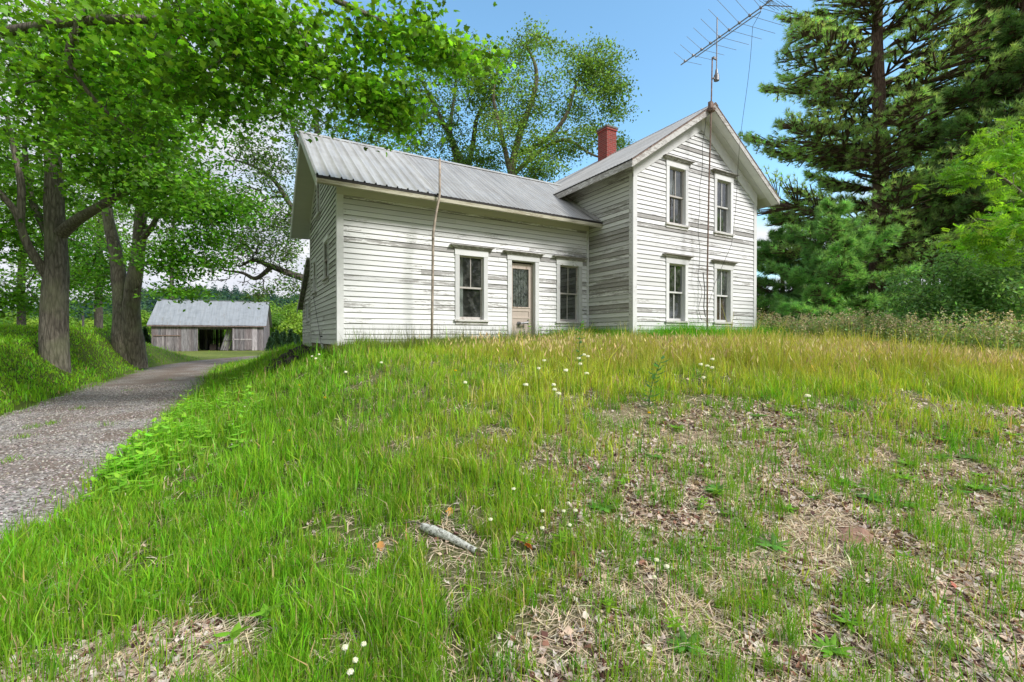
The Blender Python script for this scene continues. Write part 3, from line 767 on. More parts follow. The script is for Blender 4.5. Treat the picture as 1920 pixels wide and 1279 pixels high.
# rooms behind the windows
i = MB(); i.box(XA+.3, XB-.2, 13.6, 13.65, .9, 4.6); i.box(XA+.3, XB-.2, YW+.1, 13.6, 1.30, 1.36); i.box(XA+.3, XB-.2, YW+.1, 13.6, 4.3, 4.36)
i.box(6.05, 6.12, YW+.25, 13.6, 1.36, 4.3); i.box(XA+.3, XB-.2, YW+.10, YW+.14, 3.95, 4.3); i.build('inner_wall', M['interior'], house)
i = MB(); i.box(XB+.2, XC-.2, 12.0, 12.05, .9, 6.3); i.box(XB+.2, XC-.2, YM+.1, 12, 1.30, 1.36); i.box(XB+.2, XC-.2, YM+.1, 12, 4.1, 4.3); i.box(XB+1.1, XC-1.1, YM+.1, 12, 6.62, 6.66)
i.box(11.6, 11.7, YM+.2, 12, 1.36, 6.6); i.build('inner_wall', M['interior_dark'], house)
# inner panelled door standing open behind the left window, curtains upstairs
dd = MB(); dd.box(4.55, 5.05, YW+.42, YW+.46, 1.4, 3.75)
for (a, b_, c0, c1) in ((4.62, 4.80, 2.9, 3.6), (4.85, 5.0, 2.9, 3.6), (4.62, 4.80, 1.9, 2.75), (4.85, 5.0, 1.9, 2.75)): dd.box(a, b_, YW+.405, YW+.419, c0, c1)
dd.build('inner_door', M['white_int'], house)
def curtain(u0, u1, z0, z1, y, mat):
    c = MB(); us = np.linspace(u0, u1, 30); yy = y+.02*np.sin(us*45); k = 30
    c.add([(a, b_, z) for z in (z0, z1) for a, b_ in zip(us, yy)], [(i_, i_+1, k+i_+1, k+i_) for i_ in range(k-1)]); c.build('curtain', mat, house)
M['curtain'] = simple('grey_curtain', (.42, .42, .43), .9, 0, .2, 3)
curtain(10.36, 11.1, 5.72, 6.5, YM+.24, M['curtain']); curtain(12.9, 13.2, 2.05, 3.7, YM+.24, M['white_int'])
curtain(12.05, 12.35, 3.1, 4.0, YM+.3, M['interior_dark'])
# lean-to behind the wing
l = (np.array([XA+.03, 0, 0]), GY, -GX, GZ)
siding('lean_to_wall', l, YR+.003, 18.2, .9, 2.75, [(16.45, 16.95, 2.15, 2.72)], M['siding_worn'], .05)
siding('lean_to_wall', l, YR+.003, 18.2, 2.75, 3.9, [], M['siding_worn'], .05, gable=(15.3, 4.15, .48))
window(l, (16.45, 16.95, 2.15, 2.72), M['sash'], cap=False, head=.06, casing=.05)
lt = MB(); slab(lt, (18.55, 2.66), (YR+.01, 4.10), XA-.12, XB, .06, 'x'); lr = lt.build('lean_to_roof', M['roof_dark'], house)
lt = MB(); slab(lt, (18.56, 2.60), (YR+.02, 4.03), XA-.14, XA-.121, .14, 'x', tc_(.7)); lt.build_each('rake_board', M['trim_worn'], lr)
lt = MB()
for k in range(7):
    y = 16.0+k*.38; z = 4.03-(y-YR)*.487; lt.box(XA-.118, XA+.0, y, y+.05, z-.09, z-.0, tc_(.7))
lt.build_each('rafter_tail', M['trim_worn'], lr)

# ------------------------------------------------------------------ antenna, pipe, wires
def antenna():
    bx, by = 11.17, 8.30
    r = empty('tv_antenna', (bx, by, float(H(bx, by))), 'tall rusty mast strapped to the front gable peak with a long aerial on top', 'antenna')
    m = MB(); m.tube([(11.24, 8.34, 1.2), (11.28, 8.37, 3.5), (11.38, 8.40, 6.0), (11.49, 8.42, 8.1), (11.53, 8.42, 9.56)], [.023, .022, .021, .020, .019], 10)
    m.build('mast', M['rust'], r, True)
    m = MB(); m.tube([(11.64, 8.36, 9.22), (11.66, 8.36, 10.70)], .017, 8); m.box(11.52, 11.66, 8.36, 8.40, 9.50, 9.56); m.build('upper_mast', M['grey_metal'], r)
    m = MB(); m.tube([(11.64, 8.36, 8.90), (11.64, 8.36, 9.06), (11.64, 8.36, 9.10), (11.64, 8.36, 9.22)], [.075, .07, .045, .03], 10); m.box(11.52, 11.65, 8.36, 8.40, 8.93, 8.97); m.build('rotor', M['grey_metal'], r)
    m = MB(); m.tube([(11.50, 8.42, 8.02), (11.50, 8.42, 8.08)], [.10, .12], 12); m.box(11.44, 11.56, 8.40, 8.49, 8.06, 8.30); m.build('bracket', M['rust'], r)
    # boom runs front to back over the roof
    z = 10.02; y0, y1 = 9.62, 5.35
    fx = lambda y: 11.56 + (8.36-y)*-.085
    b = MB(); b.tube([(fx(y0), y0, z-.02), (fx(y1), y1, z+.02)], .017, 8); b.tube([(fx(9.05), 9.05, z-.10), (fx(6.95), 6.95, z-.09)], .014, 8)
    for y in (9.05, 8.36, 6.95): b.tube([(fx(y), y, z-.10), (fx(y), y, z)], .01, 6)
    b.tube([(fx(6.85), 6.85, z), (fx(5.7)+.05, 5.7, z+.62)], .012, 6); b.tube([(fx(6.85), 6.85, z), (fx(6.2)+.1, 6.2, z-.42)], .012, 6)
    boom = b.build('boom', M['alu'], r)
    e = MB()
    for k, y in enumerate(np.linspace(9.45, 6.95, 9)):
        L = .62+.11*k if k < 7 else 1.15
        for sg in (-1, 1):
            e.tube([(fx(y), y, z), (fx(y)+sg*L, y-.18*L, z+.02)], .0055, 5)
        e.box(fx(y)-.035, fx(y)+.035, y-.025, y+.025, z-.02, z+.035)
    for y in np.linspace(6.75, 5.4, 19): e.tube([(fx(y)-.11, y, z+.01), (fx(y)+.11, y, z+.01)], .006, 5)
    for k in range(6):
        f_ = (k+.6)/6
        for (dy, dz_, L) in ((-1.15, .62, .34), (-.65, -.42, .34)):
            e.tube([(fx(6.85)-L, 6.85+dy*f_, z+dz_*f_), (fx(6.85)+L, 6.85+dy*f_, z+dz_*f_)], .005, 5)
    e.build('element', M['alu'], boom)
    w = MB()
    pts = [(fx(6.95), 6.95, z-.1)]+[tuple(np.array([11.35, 7.1, 9.8])*(1-q)+np.array([12.25, 8.30, 4.3])*q+np.array([0.05*math.sin(q*9), 0, 0])) for q in np.linspace(.03, 1, 18)]+[(12.1, 8.72, 3.2), (12.0, 8.85, 2.6)]
    w.tube(pts, .0055, 5); w.build('guy_wire', M['wire'], r)
    w = MB(); pts = [(11.37+.03*math.sin(q*31)+.55*q*0, 8.50+.3*min(1, q*2), 8.0-q*5.9) for q in np.linspace(0, 1, 40)]
    pts = [(p[0]+.28*max(0, (7.2-p[2])/7.2)+(0.06*math.sin(p[2]*7) if p[2] < 3.6 else 0), p[1], p[2]) for p in pts]
    w.tube(pts, .007, 5); w.tube([(11.72, 8.84, 3.5), (11.75, 8.80, 3.0), (11.70, 8.8, 2.5), (11.78, 8.8, 2.2)], .014, 5); w.build('lead_cable', M['wire'], r)
antenna()
p = MB(); p.tube([(3.77, 10.16, 1.1), (3.79, 10.14, 2.6), (3.80, 10.12, 4.0), (3.86, 10.10, 4.45), (3.945, 10.07, 4.92), (3.948, 10.07, 5.76)], [.030, .030, .031, .028, .027, .027], 10)
tag(p.build('vertical_pipe', M['pole'], None, True), 'thin pale rusty kinked pipe standing against the wing eave', 'pipe')
w = MB(); w.tube([(XA-.03, 14.9, 2.9), (XA-.045, 14.1, 2.35), (XA-.05, 13.4, 1.75), (XA-.05, 13.1, 1.45), (XA-.05, 12.6, 1.42)], .006, 5); w.tube([(XA-.02, 13.1, 1.62), (XA-.07, 13.1, 1.62)], .02, 6); w.build('wall_cable', M['wire'], house)

# ------------------------------------------------------------------ barn
def barn():
    c = lambda px, d: RV*(px-CX)/FPX*d + FV*d
    Lp = c(284, 47.6); Rp = c(494, 51.6); e1 = Rp-Lp; W = np.linalg.norm(e1); e1 = e1/W; e2 = np.array([-e1[1], e1[0], 0]); D = 7.0
    if e2@FV < 0: e2 = -e2
    zb = .1; O = np.array([Lp[0], Lp[1], zb]); fr = (O, e1, -e2, GZ)
    b = empty('barn', O+e1*W/2+e2*D/2, 'grey weathered plank barn with metal roof and open middle doorway beyond the gravel drive', 'barn')
    rg = np.random.default_rng(3); H0 = 3.0; HR = 5.7
    def planks(mb, u0, u1, n, z0, z1f, frame_side=False, gap=0., w=.21):
        u = u0
        while u < u1-.02:
            ww = min(w*rg.uniform(.75, 1.25), u1-u); v = rg.uniform(.6, 1.15); tint = rg.uniform(-.05, .06)
            g = gap if rg.random() < .55 else .006
            zt = z1f(u+ww/2) if callable(z1f) else z1f
            cc = (v+tint, v, v-tint*.3+.02)
            o_ = rg.uniform(0, .012)
            if frame_side: mb.box(n-.012+o_, n+.012+o_, -u-ww+g, -u, z0+rg.uniform(-.05, .05), zt, cc)
            else: mb.box(u, u+ww-g, n-.012+o_, n+.012+o_, z0+rg.uniform(-.05, .05), zt, cc)
            u += ww
    u_op0, u_op1 = W*.395, W*.705
    m = MB(fr); planks(m, 0, u_op0, 0, 0, H0); planks(m, u_op1+.0, W, 0, 0, H0); planks(m, u_op0, u_op1, 0, 2.48, H0, w=.4)
    m.build('front_wall', M['barn_wood'], b)
    m = MB(fr); planks(m, 0, W*.52, -D, 0, H0, gap=.035); planks(m, W*.60, W, -D, 0, H0, gap=.045); m.build('back_wall', M['barn_wood'], b)
    for uu in (0, W):
        m = MB(fr); planks(m, 0, D, uu, 0, lambda v: H0+(HR-H0)*(1-abs(v-D/2)/(D/2))-.05, True, gap=.01); m.build('end_wall', M['barn_wood'], b)
    # frame posts and beams inside
    m = MB(fr)
    for uu in (u_op0+.12, u_op1-.12, W*.15, W*.87): 
        m.box(uu-.09, uu+.09, -D/2-.09, -D/2+.09, 0, 3.4, (.6, .6, .6))
    m.box(.05, W-.05, -.25, -.10, 2.35, 2.52, (.6, .6, .6)); m.box(.05, W-.05, -D+.08, -D+.2, 1.2, 1.32, (.5, .5, .5)); m.box(u_op0-.07, u_op0-.01, .016, .05, 0, 2.6, (1.1, 1.1, 1.1))
    m.build('timber_frame', M['barn_wood'], b)
    # doors
    m = MB(fr)
    planks(m, u_op1+.05, W*.893, .055, .08, 2.50, w=.19); m.box(u_op1+.0, W*.893, .071, .10, 1.20, 1.32, (1.6, 1.6, 1.6)); m.box(u_op1+.04, u_op1+.2, .071, .10, .05, 2.5, (1.3, 1.3, 1.35))
    m.build('sliding_door', M['barn_wood'], b)
    m = MB(fr); m.box(W*.893, W*.94, .03, .06, .02, 2.6, (1.7, 1.7, 1.75)); m.build('pale_board', M['barn_wood'], b)
    m = MB(fr); m.box(.22, W*.245, .03, .09, 1.62, 1.72); m.build('door_rail', M['rust'], b)
    m = MB(fr); planks(m, .22, .95, .03, .02, 1.45, w=.16); m.box(.95, 1.05, .018, .05, 0, 1.6, (1.3, 1.3, 1.3)); m.build('small_door', M['barn_wood'], b)
    # leaning panel inside the opening
    tilt = .17
    lean = (O+e1*(u_op1-1.25)+e2*.6, e1*math.cos(tilt)*1.0+GZ*-math.sin(tilt)*0+e1*0, -e2, (GZ*math.cos(tilt)+e1*math.sin(tilt)*1.6)/np.linalg.norm(GZ*math.cos(tilt)+e1*math.sin(tilt)*1.6))
    m = MB(lean); planks(m, 0, 1.25, 0, .02, 2.55, gap=.05, w=.2); m.box(0, 1.25, .02, .06, 1.1, 1.2, (.5, .5, .5)); m.build('leaning_panel', M['barn_wood'], b)
    m = MB(fr); m.box(u_op0+1.6, u_op0+2.3, -1.9, -1.4, .02, .42, (.35, .35, .35)); m.box(u_op0+.7, u_op0+1.3, -2.6, -2.0, .02, .7, (.25, .22, .2)); m.build('crate', M['barn_wood'], b)
    # roof
    ov = .32; sl = (HR-H0)/(D/2)
    rgm = MB(fr)
    for sg in (0, 1):
        P = []
        us = np.arange(-ov, W+ov+.01, (W+2*ov)/64)
        for (n_, z_) in (((ov, H0-ov*sl+.02), (-D/2, HR+.02)) if sg == 0 else ((-D-ov, H0-ov*sl+.02), (-D/2, HR+.02))):
            P.append([(uu, n_, z_+(.022 if k % 4 == 0 else 0)+.012*math.sin(uu*1.7+n_)) for k, uu in enumerate(us)])
        k = len(us); rgm.add(P[0]+P[1], [(i_, i_+1, k+i_+1, k+i_) for i_ in range(k-1)])
    rgm.box(-ov-.01, W+ov+.01, -D/2-.12, -D/2+.12, HR+.01, HR+.045)
    rf = rgm.build('barn_roof', M['roof_barn'], b)
    m = MB(fr); m.box(-ov+.02, W+ov-.02, ov-.05, ov-.02, H0-ov*sl-.12, H0-ov*sl-.0, (.9, .75, .7)); m.build('fascia_board', M['barn_wood'], rf)
barn()
post = MB(); pp = at(156, 612, 36); post.box(pp[0]-.06, pp[0]+.06, pp[1]-.06, pp[1]+.06, float(H(pp[0], pp[1]))-.1, at(155, 588, 36)[2], (.6, .6, .6))
post.box(pp[0]-.08, pp[0]+.08, pp[1]-.08, pp[1]+.08, at(155, 588, 36)[2]+.001, at(155, 588, 36)[2]+.04, (.5, .5, .5))
tag(post.build('fence_post', M['barn_wood']), 'lone thin grey post standing in the field between the two big maples', 'post')
# ------------------------------------------------------------------ vegetation tools
def rot_basis(nrm, spin):
    """basis (N,3,3) columns x,y,z with z = nrm and a spin about it"""
    n = nrm/(np.linalg.norm(nrm, axis=1)[:, None]+1e-9)
    ref = np.where(np.abs(n[:, 2:3]) > .95, np.array([[1., 0, 0]]), np.array([[0, 0, 1.]]))
    x = np.cross(ref, n); x /= np.linalg.norm(x, axis=1)[:, None]+1e-9; y = np.cross(n, x)
    c, s_ = np.cos(spin)[:, None], np.sin(spin)[:, None]
    return np.stack([x*c+y*s_, -x*s_+y*c, n], 2)
def scatter(T, F, pos, B, scale):
    """copies of template T (k,3), faces F (m,j) at pos with basis B and scale"""
    N = len(pos); k = len(T)
    sc_ = np.asarray(scale, float)
    if sc_.ndim == 1: TT = T[None]*sc_[:, None, None]
    else: TT = T[None]*sc_[:, None, :]
    V = pos[:, None, :]+np.einsum('nij,nkj->nki', B, TT)
    FF = (F[None]+(np.arange(N)*k)[:, None, None]).reshape(-1, F.shape[1])
    return V.reshape(-1, 3), FF
def fan(pts, zc=0.):
    n = len(pts); V = np.array([(0, .35, 0)]+[(x, y, -.22*abs(x)-.10*y*y) for x, y in pts]); F = np.array([(0, i+1, (i+1) % n+1) for i in range(n)]); return V, F
_h5 = [(.20, -.06), (.27, .10), (.50, .10), (.40, .30), (.52, .56), (.27, .50), (.20, .66)]
MAPLE = fan([(0, 0)]+_h5+[(0, 1.0)]+[(-x, y) for x, y in _h5[::-1]])
_h3 = [(.33, .05), (.48, .42), (.22, .50)]
MAPLE_S = fan([(0, 0)]+_h3+[(0, 1.0)]+[(-x, y) for x, y in _h3[::-1]])
OVAL = fan([(0, 0), (.22, .25), (.2, .65), (0, 1), (-.2, .65), (-.22, .25)])
DIA = (np.array([(0, 0, 0), (.3, .45, -.08), (0, 1, -.05), (-.3, .45, -.08.real)]), np.array([(0, 1, 2), (0, 2, 3)]))
def _compound():
    V = []; F = []
    for k in range(5):
        y = .12+.2*k
        for sg in (-1, 1):
            b0 = len(V); V += [(0, y, 0), (sg*.22, y-.03, -.03), (sg*.46, y+.16, -.12), (sg*.18, y+.13, -.02)]; F += [(b0, b0+1, b0+2), (b0, b0+2, b0+3)]
    b0 = len(V); V += [(0, .95, 0), (.1, 1.1, 0), (0, 1.35, -.08), (-.1, 1.1, 0)]; F += [(b0, b0+1, b0+2), (b0, b0+2, b0+3)]
    return np.array(V, float), np.array(F)
COMPOUND = _compound()
LANCE = (OVAL[0]*np.array([.55, 1, 1]), OVAL[1])
def _tuft(n, w, seed):
    g = np.random.default_rng(seed); V = []; F = []
    for k in range(n):
        a = g.uniform(0, 2*math.pi); e = g.uniform(.15, 1.05)
        d = np.array([math.cos(a)*math.sin(e), math.cos(e), math.sin(a)*math.sin(e)]); sd_ = np.cross(d, g.normal(size=3)); sd_ /= np.linalg.norm(sd_)
        b0 = len(V); V += [tuple(sd_*w), tuple(-sd_*w), tuple(d*g.uniform(.75, 1.05))]; F.append((b0, b0+1, b0+2))
    return np.array(V), np.array(F)
TUFT = _tuft(13, .045, 4)
def jit_cols(rg, N, k, base, dv=.25, dh=.12, clump=None, alt=None, altp=.0):
    base = np.asarray(base, float)
    c = base[None]*(1+rg.normal(0, dv, (N, 1)).clip(-.6, .8))*(1+rg.normal(0, dh, (N, 3)).clip(-.4, .4))
    if clump is not None: c = c*clump[:, None]
    if alt is not None:
        m_ = rg.random(N) < altp; c[m_] = np.asarray(alt)*(1+rg.normal(0, .2, (m_.sum(), 1)))
    return np.repeat(np.clip(c, .003, .9), k, 0)

def mst(root, targets, bf=.35, maxd=99):
    """joins target points to the skeleton; returns nodes, parent index"""
    P = [np.asarray(p, float) for p, _ in root]; par = [q for _, q in root]
    pl = []
    for p, q in zip(P, par): pl.append(0. if q < 0 else pl[q]+np.linalg.norm(p-P[q]))
    T = np.asarray(targets, float); n = len(T); PA = np.array(P); PL = np.array(pl)
    D = np.linalg.norm(T[:, None]-PA[None], axis=2); cost = D+bf*PL[None]
    best = cost.argmin(1); bc = cost.min(1); alive = np.ones(n, bool)
    for _ in range(n):
        i = int(np.where(alive, bc, 1e9).argmin()); alive[i] = False
        q = int(best[i]); new = len(P); d = np.linalg.norm(T[i]-P[q]); P.append(T[i]); par.append(q); L = pl[q]+d; pl.append(L)
        dd = np.linalg.norm(T-T[i], axis=1)+bf*L; m_ = alive & (dd < bc); bc[m_] = dd[m_]; best[m_] = new
    return np.array(P), np.array(par)
def branch_mesh(name, P, par, n0, mat, parent, r_tip=.006, expo=.42, k=5, rg=None, rmax=.3, smooth=True):
    n = len(P); cnt = np.zeros(n); has = np.zeros(n, bool); has[par[par >= 0]] = True; cnt[~has] = 1
    order = np.argsort([0]*n)
    for i in range(n-1, n0-1, -1): cnt[par[i]] += cnt[i]
    R = np.minimum(r_tip*np.maximum(cnt, 1)**expo, rmax)
    idx = np.arange(n0, n); a = P[par[idx]]; b_ = P[idx]
    # bow each edge through one mid point
    L = np.linalg.norm(b_-a, axis=1)[:, None]
    mid = (a+b_)/2 + rg.normal(0, .07, a.shape)*L + np.array([0, 0, .05])*L
    ra = np.minimum(R[par[idx]], R[idx]*1.9)[:, None]; rb = R[idx][:, None]; rm = (ra+rb)/2
    d = b_-a; d /= np.linalg.norm(d, axis=1)[:, None]+1e-9
    ref = np.where(np.abs(d[:, 2:3]) > .9, np.array([[1., 0, 0]]), np.array([[0, 0, 1.]])); x = np.cross(ref, d); x /= np.linalg.norm(x, axis=1)[:, None]; y = np.cross(d, x)
    ang = np.arange(k)*2*math.pi/k; ring = x[:, None]*np.cos(ang)[None, :, None]+y[:, None]*np.sin(ang)[None, :, None]
    V = np.stack([a[:, None]+ring*ra[:, None], mid[:, None]+ring*rm[:, None], b_[:, None]+ring*rb[:, None]], 1)   # (E,3,k,3)
    E = len(idx); base = (np.arange(E)*3*k)[:, None, None]; j = np.arange(k); j2 = (j+1) % k
    q = np.stack([j, j2, j2+k, j+k], 1); F = np.concatenate([base+q[None], base+q[None]+k], 1).reshape(-1, 4)
    return mesh_np(name, V.reshape(-1, 3), F, mat, parent, smooth=smooth)
def spline(pts, n=8):
    p = np.asarray(pts, float); p = np.vstack([2*p[0]-p[1], p, 2*p[-1]-p[-2]]); out = []
    for i in range(1, len(p)-2):
        for t in np.arange(n)/n:
            out.append(.5*((2*p[i])+(-p[i-1]+p[i+1])*t+(2*p[i-1]-5*p[i]+4*p[i+1]-p[i+2])*t*t+(-p[i-1]+3*p[i]-3*p[i+1]+p[i+2])*t**3))
    out.append(p[-2]); return np.array(out)
def limb_mesh(name, limbs, mat, parent, k=18, rough=.10, seed=0):
    """limbs: list of (points (n,3), radii (n,)) drawn as rough tapering tubes"""
    V = []; F = []; n0 = 0
    for li, (pts, rad) in enumerate(limbs):
        c = spline(pts, 7); ts = np.linspace(0, 1, len(c)); r = np.interp(ts, np.linspace(0, 1, len(rad)), rad)
        T = np.gradient(c, axis=0); T /= np.linalg.norm(T, axis=1)[:, None]
        A = np.zeros_like(c); a0 = np.cross(T[0], [0.3, 1, .1]); a0 /= np.linalg.norm(a0)
        for i in range(len(c)): a0 = a0-T[i]*(a0@T[i]); a0 /= np.linalg.norm(a0); A[i] = a0
        B = np.cross(T, A); ang = np.arange(k)*2*math.pi/k
        s_ = np.concatenate([[0], np.cumsum(np.linalg.norm(np.diff(c, axis=0), axis=1))])
        nn = np.stack([fbm(np.cos(ang)*2.2+li*9+seed+5, s_[i]*.8+np.sin(ang)*2.2+50, seed+3, 4)-.5 for i in range(len(c))])
        nn2 = np.stack([fbm(ang*4.5+li*9+seed+5, np.full(k, s_[i]*1.1), seed+31, 2)-.5 for i in range(len(c))])
        rr_ = r[:, None]*(1+nn*rough*4+nn2*rough*1.2)
        Q = c[:, None]+(A[:, None]*np.cos(ang)[None, :, None]+B[:, None]*np.sin(ang)[None, :, None])*rr_[..., None]
        m_ = len(c); V.append(Q.reshape(-1, 3)); j = np.arange(k); j2 = (j+1) % k
        F.append((n0+(np.arange(m_-1)*k)[:, None, None]+np.stack([j, j2, j2+k, j+k], 1)[None]).reshape(-1, 4)); n0 += m_*k
    return mesh_np(name, np.concatenate(V), np.concatenate(F), mat, parent, smooth=True)
def blob_pts(rg, blobs, spread=1.):
    """blobs: (px, py, depth, rx_px, ry_px, r_depth_m, n); shell-weighted points in ellipsoids"""
    out = []
    for (px, py, d, rx, ry, rd, n) in blobs:
        c = at(px, py, d); u = rg.normal(size=(n, 3)); u /= np.linalg.norm(u, axis=1)[:, None]; u *= (rg.random(n)**.45)[:, None]
        out.append(c+u[:, :1]*RV*rx*d/FPX+u[:, 1:2]*FV*rd+u[:, 2:3]*UV*ry*d/FPX)
    return np.concatenate(out)
def leaves(name, rg, centers, per, spread, size, base, tmpl, mat, parent, droop=.25, up=.9, dv=.22, clump=.25, alt=None, altp=0, flat=.45, dh=.08, yellow=0.):
    N = len(centers)*per; c = np.repeat(centers, per, 0)
    off = rg.normal(size=(N, 3))*spread; off[:, 2] *= flat
    pos = c+off; pos[:, 2] -= droop*np.hypot(off[:, 0], off[:, 1])
    nrm = rg.normal(size=(N, 3))*.55; nrm[:, 2] += up
    B = rot_basis(nrm, rg.uniform(0, 2*math.pi, N)); s_ = size*rg.uniform(.65, 1.25, N)
    V, F = scatter(tmpl[0], tmpl[1], pos, B, s_)
    cl = np.repeat(1+rg.normal(0, clump, len(centers)).clip(-.5, .6), per)
    return mesh_np(name, V, F, mat, parent, col=jit_cols(rg, N, len(tmpl[0]), base, dv, dh, cl, alt, altp))

def tree(seed, name, label, cat, loc, limbs, blobs, leaf, bark, group=None, per=14, spread=.34, size=.11, base=(.06, .15, .02), tmpl=DIA,
         bf=.3, r_tip=.006, expo=.42, keep=1., extra=None, k=16, rmax=.12, up=.9, clump=.25, dv=.22, flat=.45, alt=None, altp=0, rough=.07, bare=None, gap=.30, gapf=.8):
    rg = np.random.default_rng(seed)
    r = empty(name, loc, label, cat, group)
    limb_mesh('trunk', limbs, bark, r, k=k, seed=seed, rough=rough)
    root = []
    for pts, rad in limbs:
        c = spline(pts, 4); st = len(root)
        j0 = max(1, int(len(c)*.35)) if len(pts) > 2 else 1
        c = c[j0:]
        for q, p_ in enumerate(c): root.append((p_, -1))
    T = blob_pts(rg, blobs)
    g_ = vnoise(T[:, 0]*gapf+T[:, 2]*gapf*.6, T[:, 1]*gapf-T[:, 2]*gapf*.8, seed+200); T = T[g_ > gap]
    TT = T if bare is None else np.vstack([T, blob_pts(rg, bare)])
    P, par = mst(root, TT, bf)
    branch_mesh('branches', P, par, len(root), bark, r, r_tip=r_tip, expo=expo, rg=rg, rmax=rmax)
    # leaf clumps at every target and half way along its twig
    idx = np.arange(len(root), len(root)+len(T)) if bare is None else np.array([i for i in range(len(root), len(P)) if np.abs(P[i]-T).sum(1).min() < 1e-9])
    ends = P[idx]; mids = (P[idx]+P[par[idx]])/2
    ok = np.linalg.norm(P[idx]-P[par[idx]], axis=1) < 1.6*spread*4
    cs = np.vstack([ends, mids[ok]])
    if keep < 1: cs = cs[rg.random(len(cs)) < keep]
    leaves('crown', rg, cs, per, spread, size, base, tmpl, leaf, r, up=up, clump=clump, dv=dv, flat=flat, alt=alt, altp=altp)
    return r
def gz(p): return float(H(p[0], p[1]))
def base_at(px, d):
    p = at(px, 600, d); return np.array([p[0], p[1], gz(p)-.45])
def vfrom(b, *pts):
    return [b]+[at(*q) for q in pts]

# maples --------------------------------------------------------------
b = base_at(102, 14)
tree(1, 'maple_tree', 'large rough barked maple standing alone nearest the drive, forking low', 'tree', b,
     [(np.array([b, b+[0, 0, .5], at(102, 600, 14), at(106, 500, 14), at(103, 420, 14), at(100, 330, 14), at(96, 250, 14), at(105, 170, 14), at(150, 60, 14), at(160, -60, 14)]), [.43, .38, .33, .29, .27, .20, .17, .13, .10, .06]),
      (np.array([at(100, 535, 14), at(80, 505, 13.8), at(50, 455, 13.5), at(30, 400, 13.3), at(-10, 350, 13), at(-60, 280, 13)]), [.14, .12, .10, .085, .065, .04]),
      (np.array([at(38, 425, 13.4), at(40, 350, 13.4), at(28, 290, 13.4), at(10, 200, 13.4)]), [.10, .09, .07, .04]),
      (np.array([at(98, 445, 14), at(70, 400, 14.3), at(52, 340, 14.5), at(45, 250, 14.5)]), [.13, .10, .08, .05]),
      (np.array([at(112, 440, 14), at(145, 412, 13.7), at(190, 385, 13.3), at(235, 360, 13), at(300, 330, 12.8)]), [.19, .15, .12, .09, .05]),
      (np.array([at(103, 280, 14), at(150, 200, 13.6), at(215, 100, 13.3)]), [.15, .11, .06])],
     [(60, 230, 14, 190, 140, 2.6, 230), (210, 290, 13.2, 130, 90, 1.8, 150), (120, 80, 14, 240, 130, 3, 260), (10, 430, 14, 60, 90, 1.8, 50), (30, 560, 15.5, 60, 40, 1.2, 30),
      (250, 190, 12.6, 130, 90, 1.6, 120), (-250, 250, 14, 220, 200, 3, 120), (60, -200, 14, 300, 220, 4, 160), (300, 360, 12.8, 70, 45, 1, 45), (150, 350, 13, 80, 50, 1, 40)],
     M['leaf'], M['bark'], group='maple trees along the drive', per=20, spread=.38, size=.13, base=(.135, .30, .028), tmpl=MAPLE_S, rmax=.09, gap=.38, gapf=.8, up=.7, flat=.25, dv=.36)
b = base_at(236, 21)
tree(2, 'maple_tree', 'twin stemmed maple behind the single one, left of the barn', 'tree', b,
     [(np.array([b, b+[0, 0, .5], at(236, 600, 21), at(226, 540, 21), at(218, 480, 21), at(205, 420, 21), at(195, 340, 21), at(190, 240, 21), at(170, 120, 21)]), [.64, .56, .48, .30, .27, .22, .16, .12, .06]),
      (np.array([b+[.35, -.1, 0], at(246, 600, 20.8), at(250, 540, 20.8), at(260, 470, 20.8), at(264, 400, 20.8), at(280, 300, 20.8), at(290, 220, 20.8), at(305, 90, 21), at(310, -40, 21)]), [.45, .36, .31, .26, .22, .17, .14, .10, .05]),
      (np.array([at(262, 455, 20.8), at(285, 425, 20.4), at(300, 400, 20), at(350, 350, 19.5)]), [.14, .11, .09, .05]),
      (np.array([at(285, 250, 20.8), at(330, 200, 20), at(400, 180, 19.6), at(470, 230, 19)]), [.14, .10, .08, .04])],
     [(290, 320, 20, 130, 110, 2.6, 190), (400, 390, 19.5, 95, 70, 2, 130), (340, 480, 19.5, 95, 40, 1.8, 90), (260, 130, 21, 220, 150, 4, 260), (170, 500, 22, 60, 70, 2.2, 70), (335, 545, 19, 45, 14, 1, 20),
      (310, -60, 21, 250, 140, 4, 130), (480, 200, 19.5, 90, 110, 2.2, 80), (120, 430, 23, 80, 80, 2.5, 70)],
     M['leaf'], M['bark'], group='maple trees along the drive', per=18, spread=.38, size=.18, base=(.11, .28, .022), tmpl=DIA, rmax=.10, gap=.34, gapf=.6, up=.7, flat=.28, dv=.34)
b = np.array([-6.3, 11.4, float(H(-6.3, 11.4))-.1])
tb = lambda z, dx=0, dy=0: b+np.array([dx, dy, z])
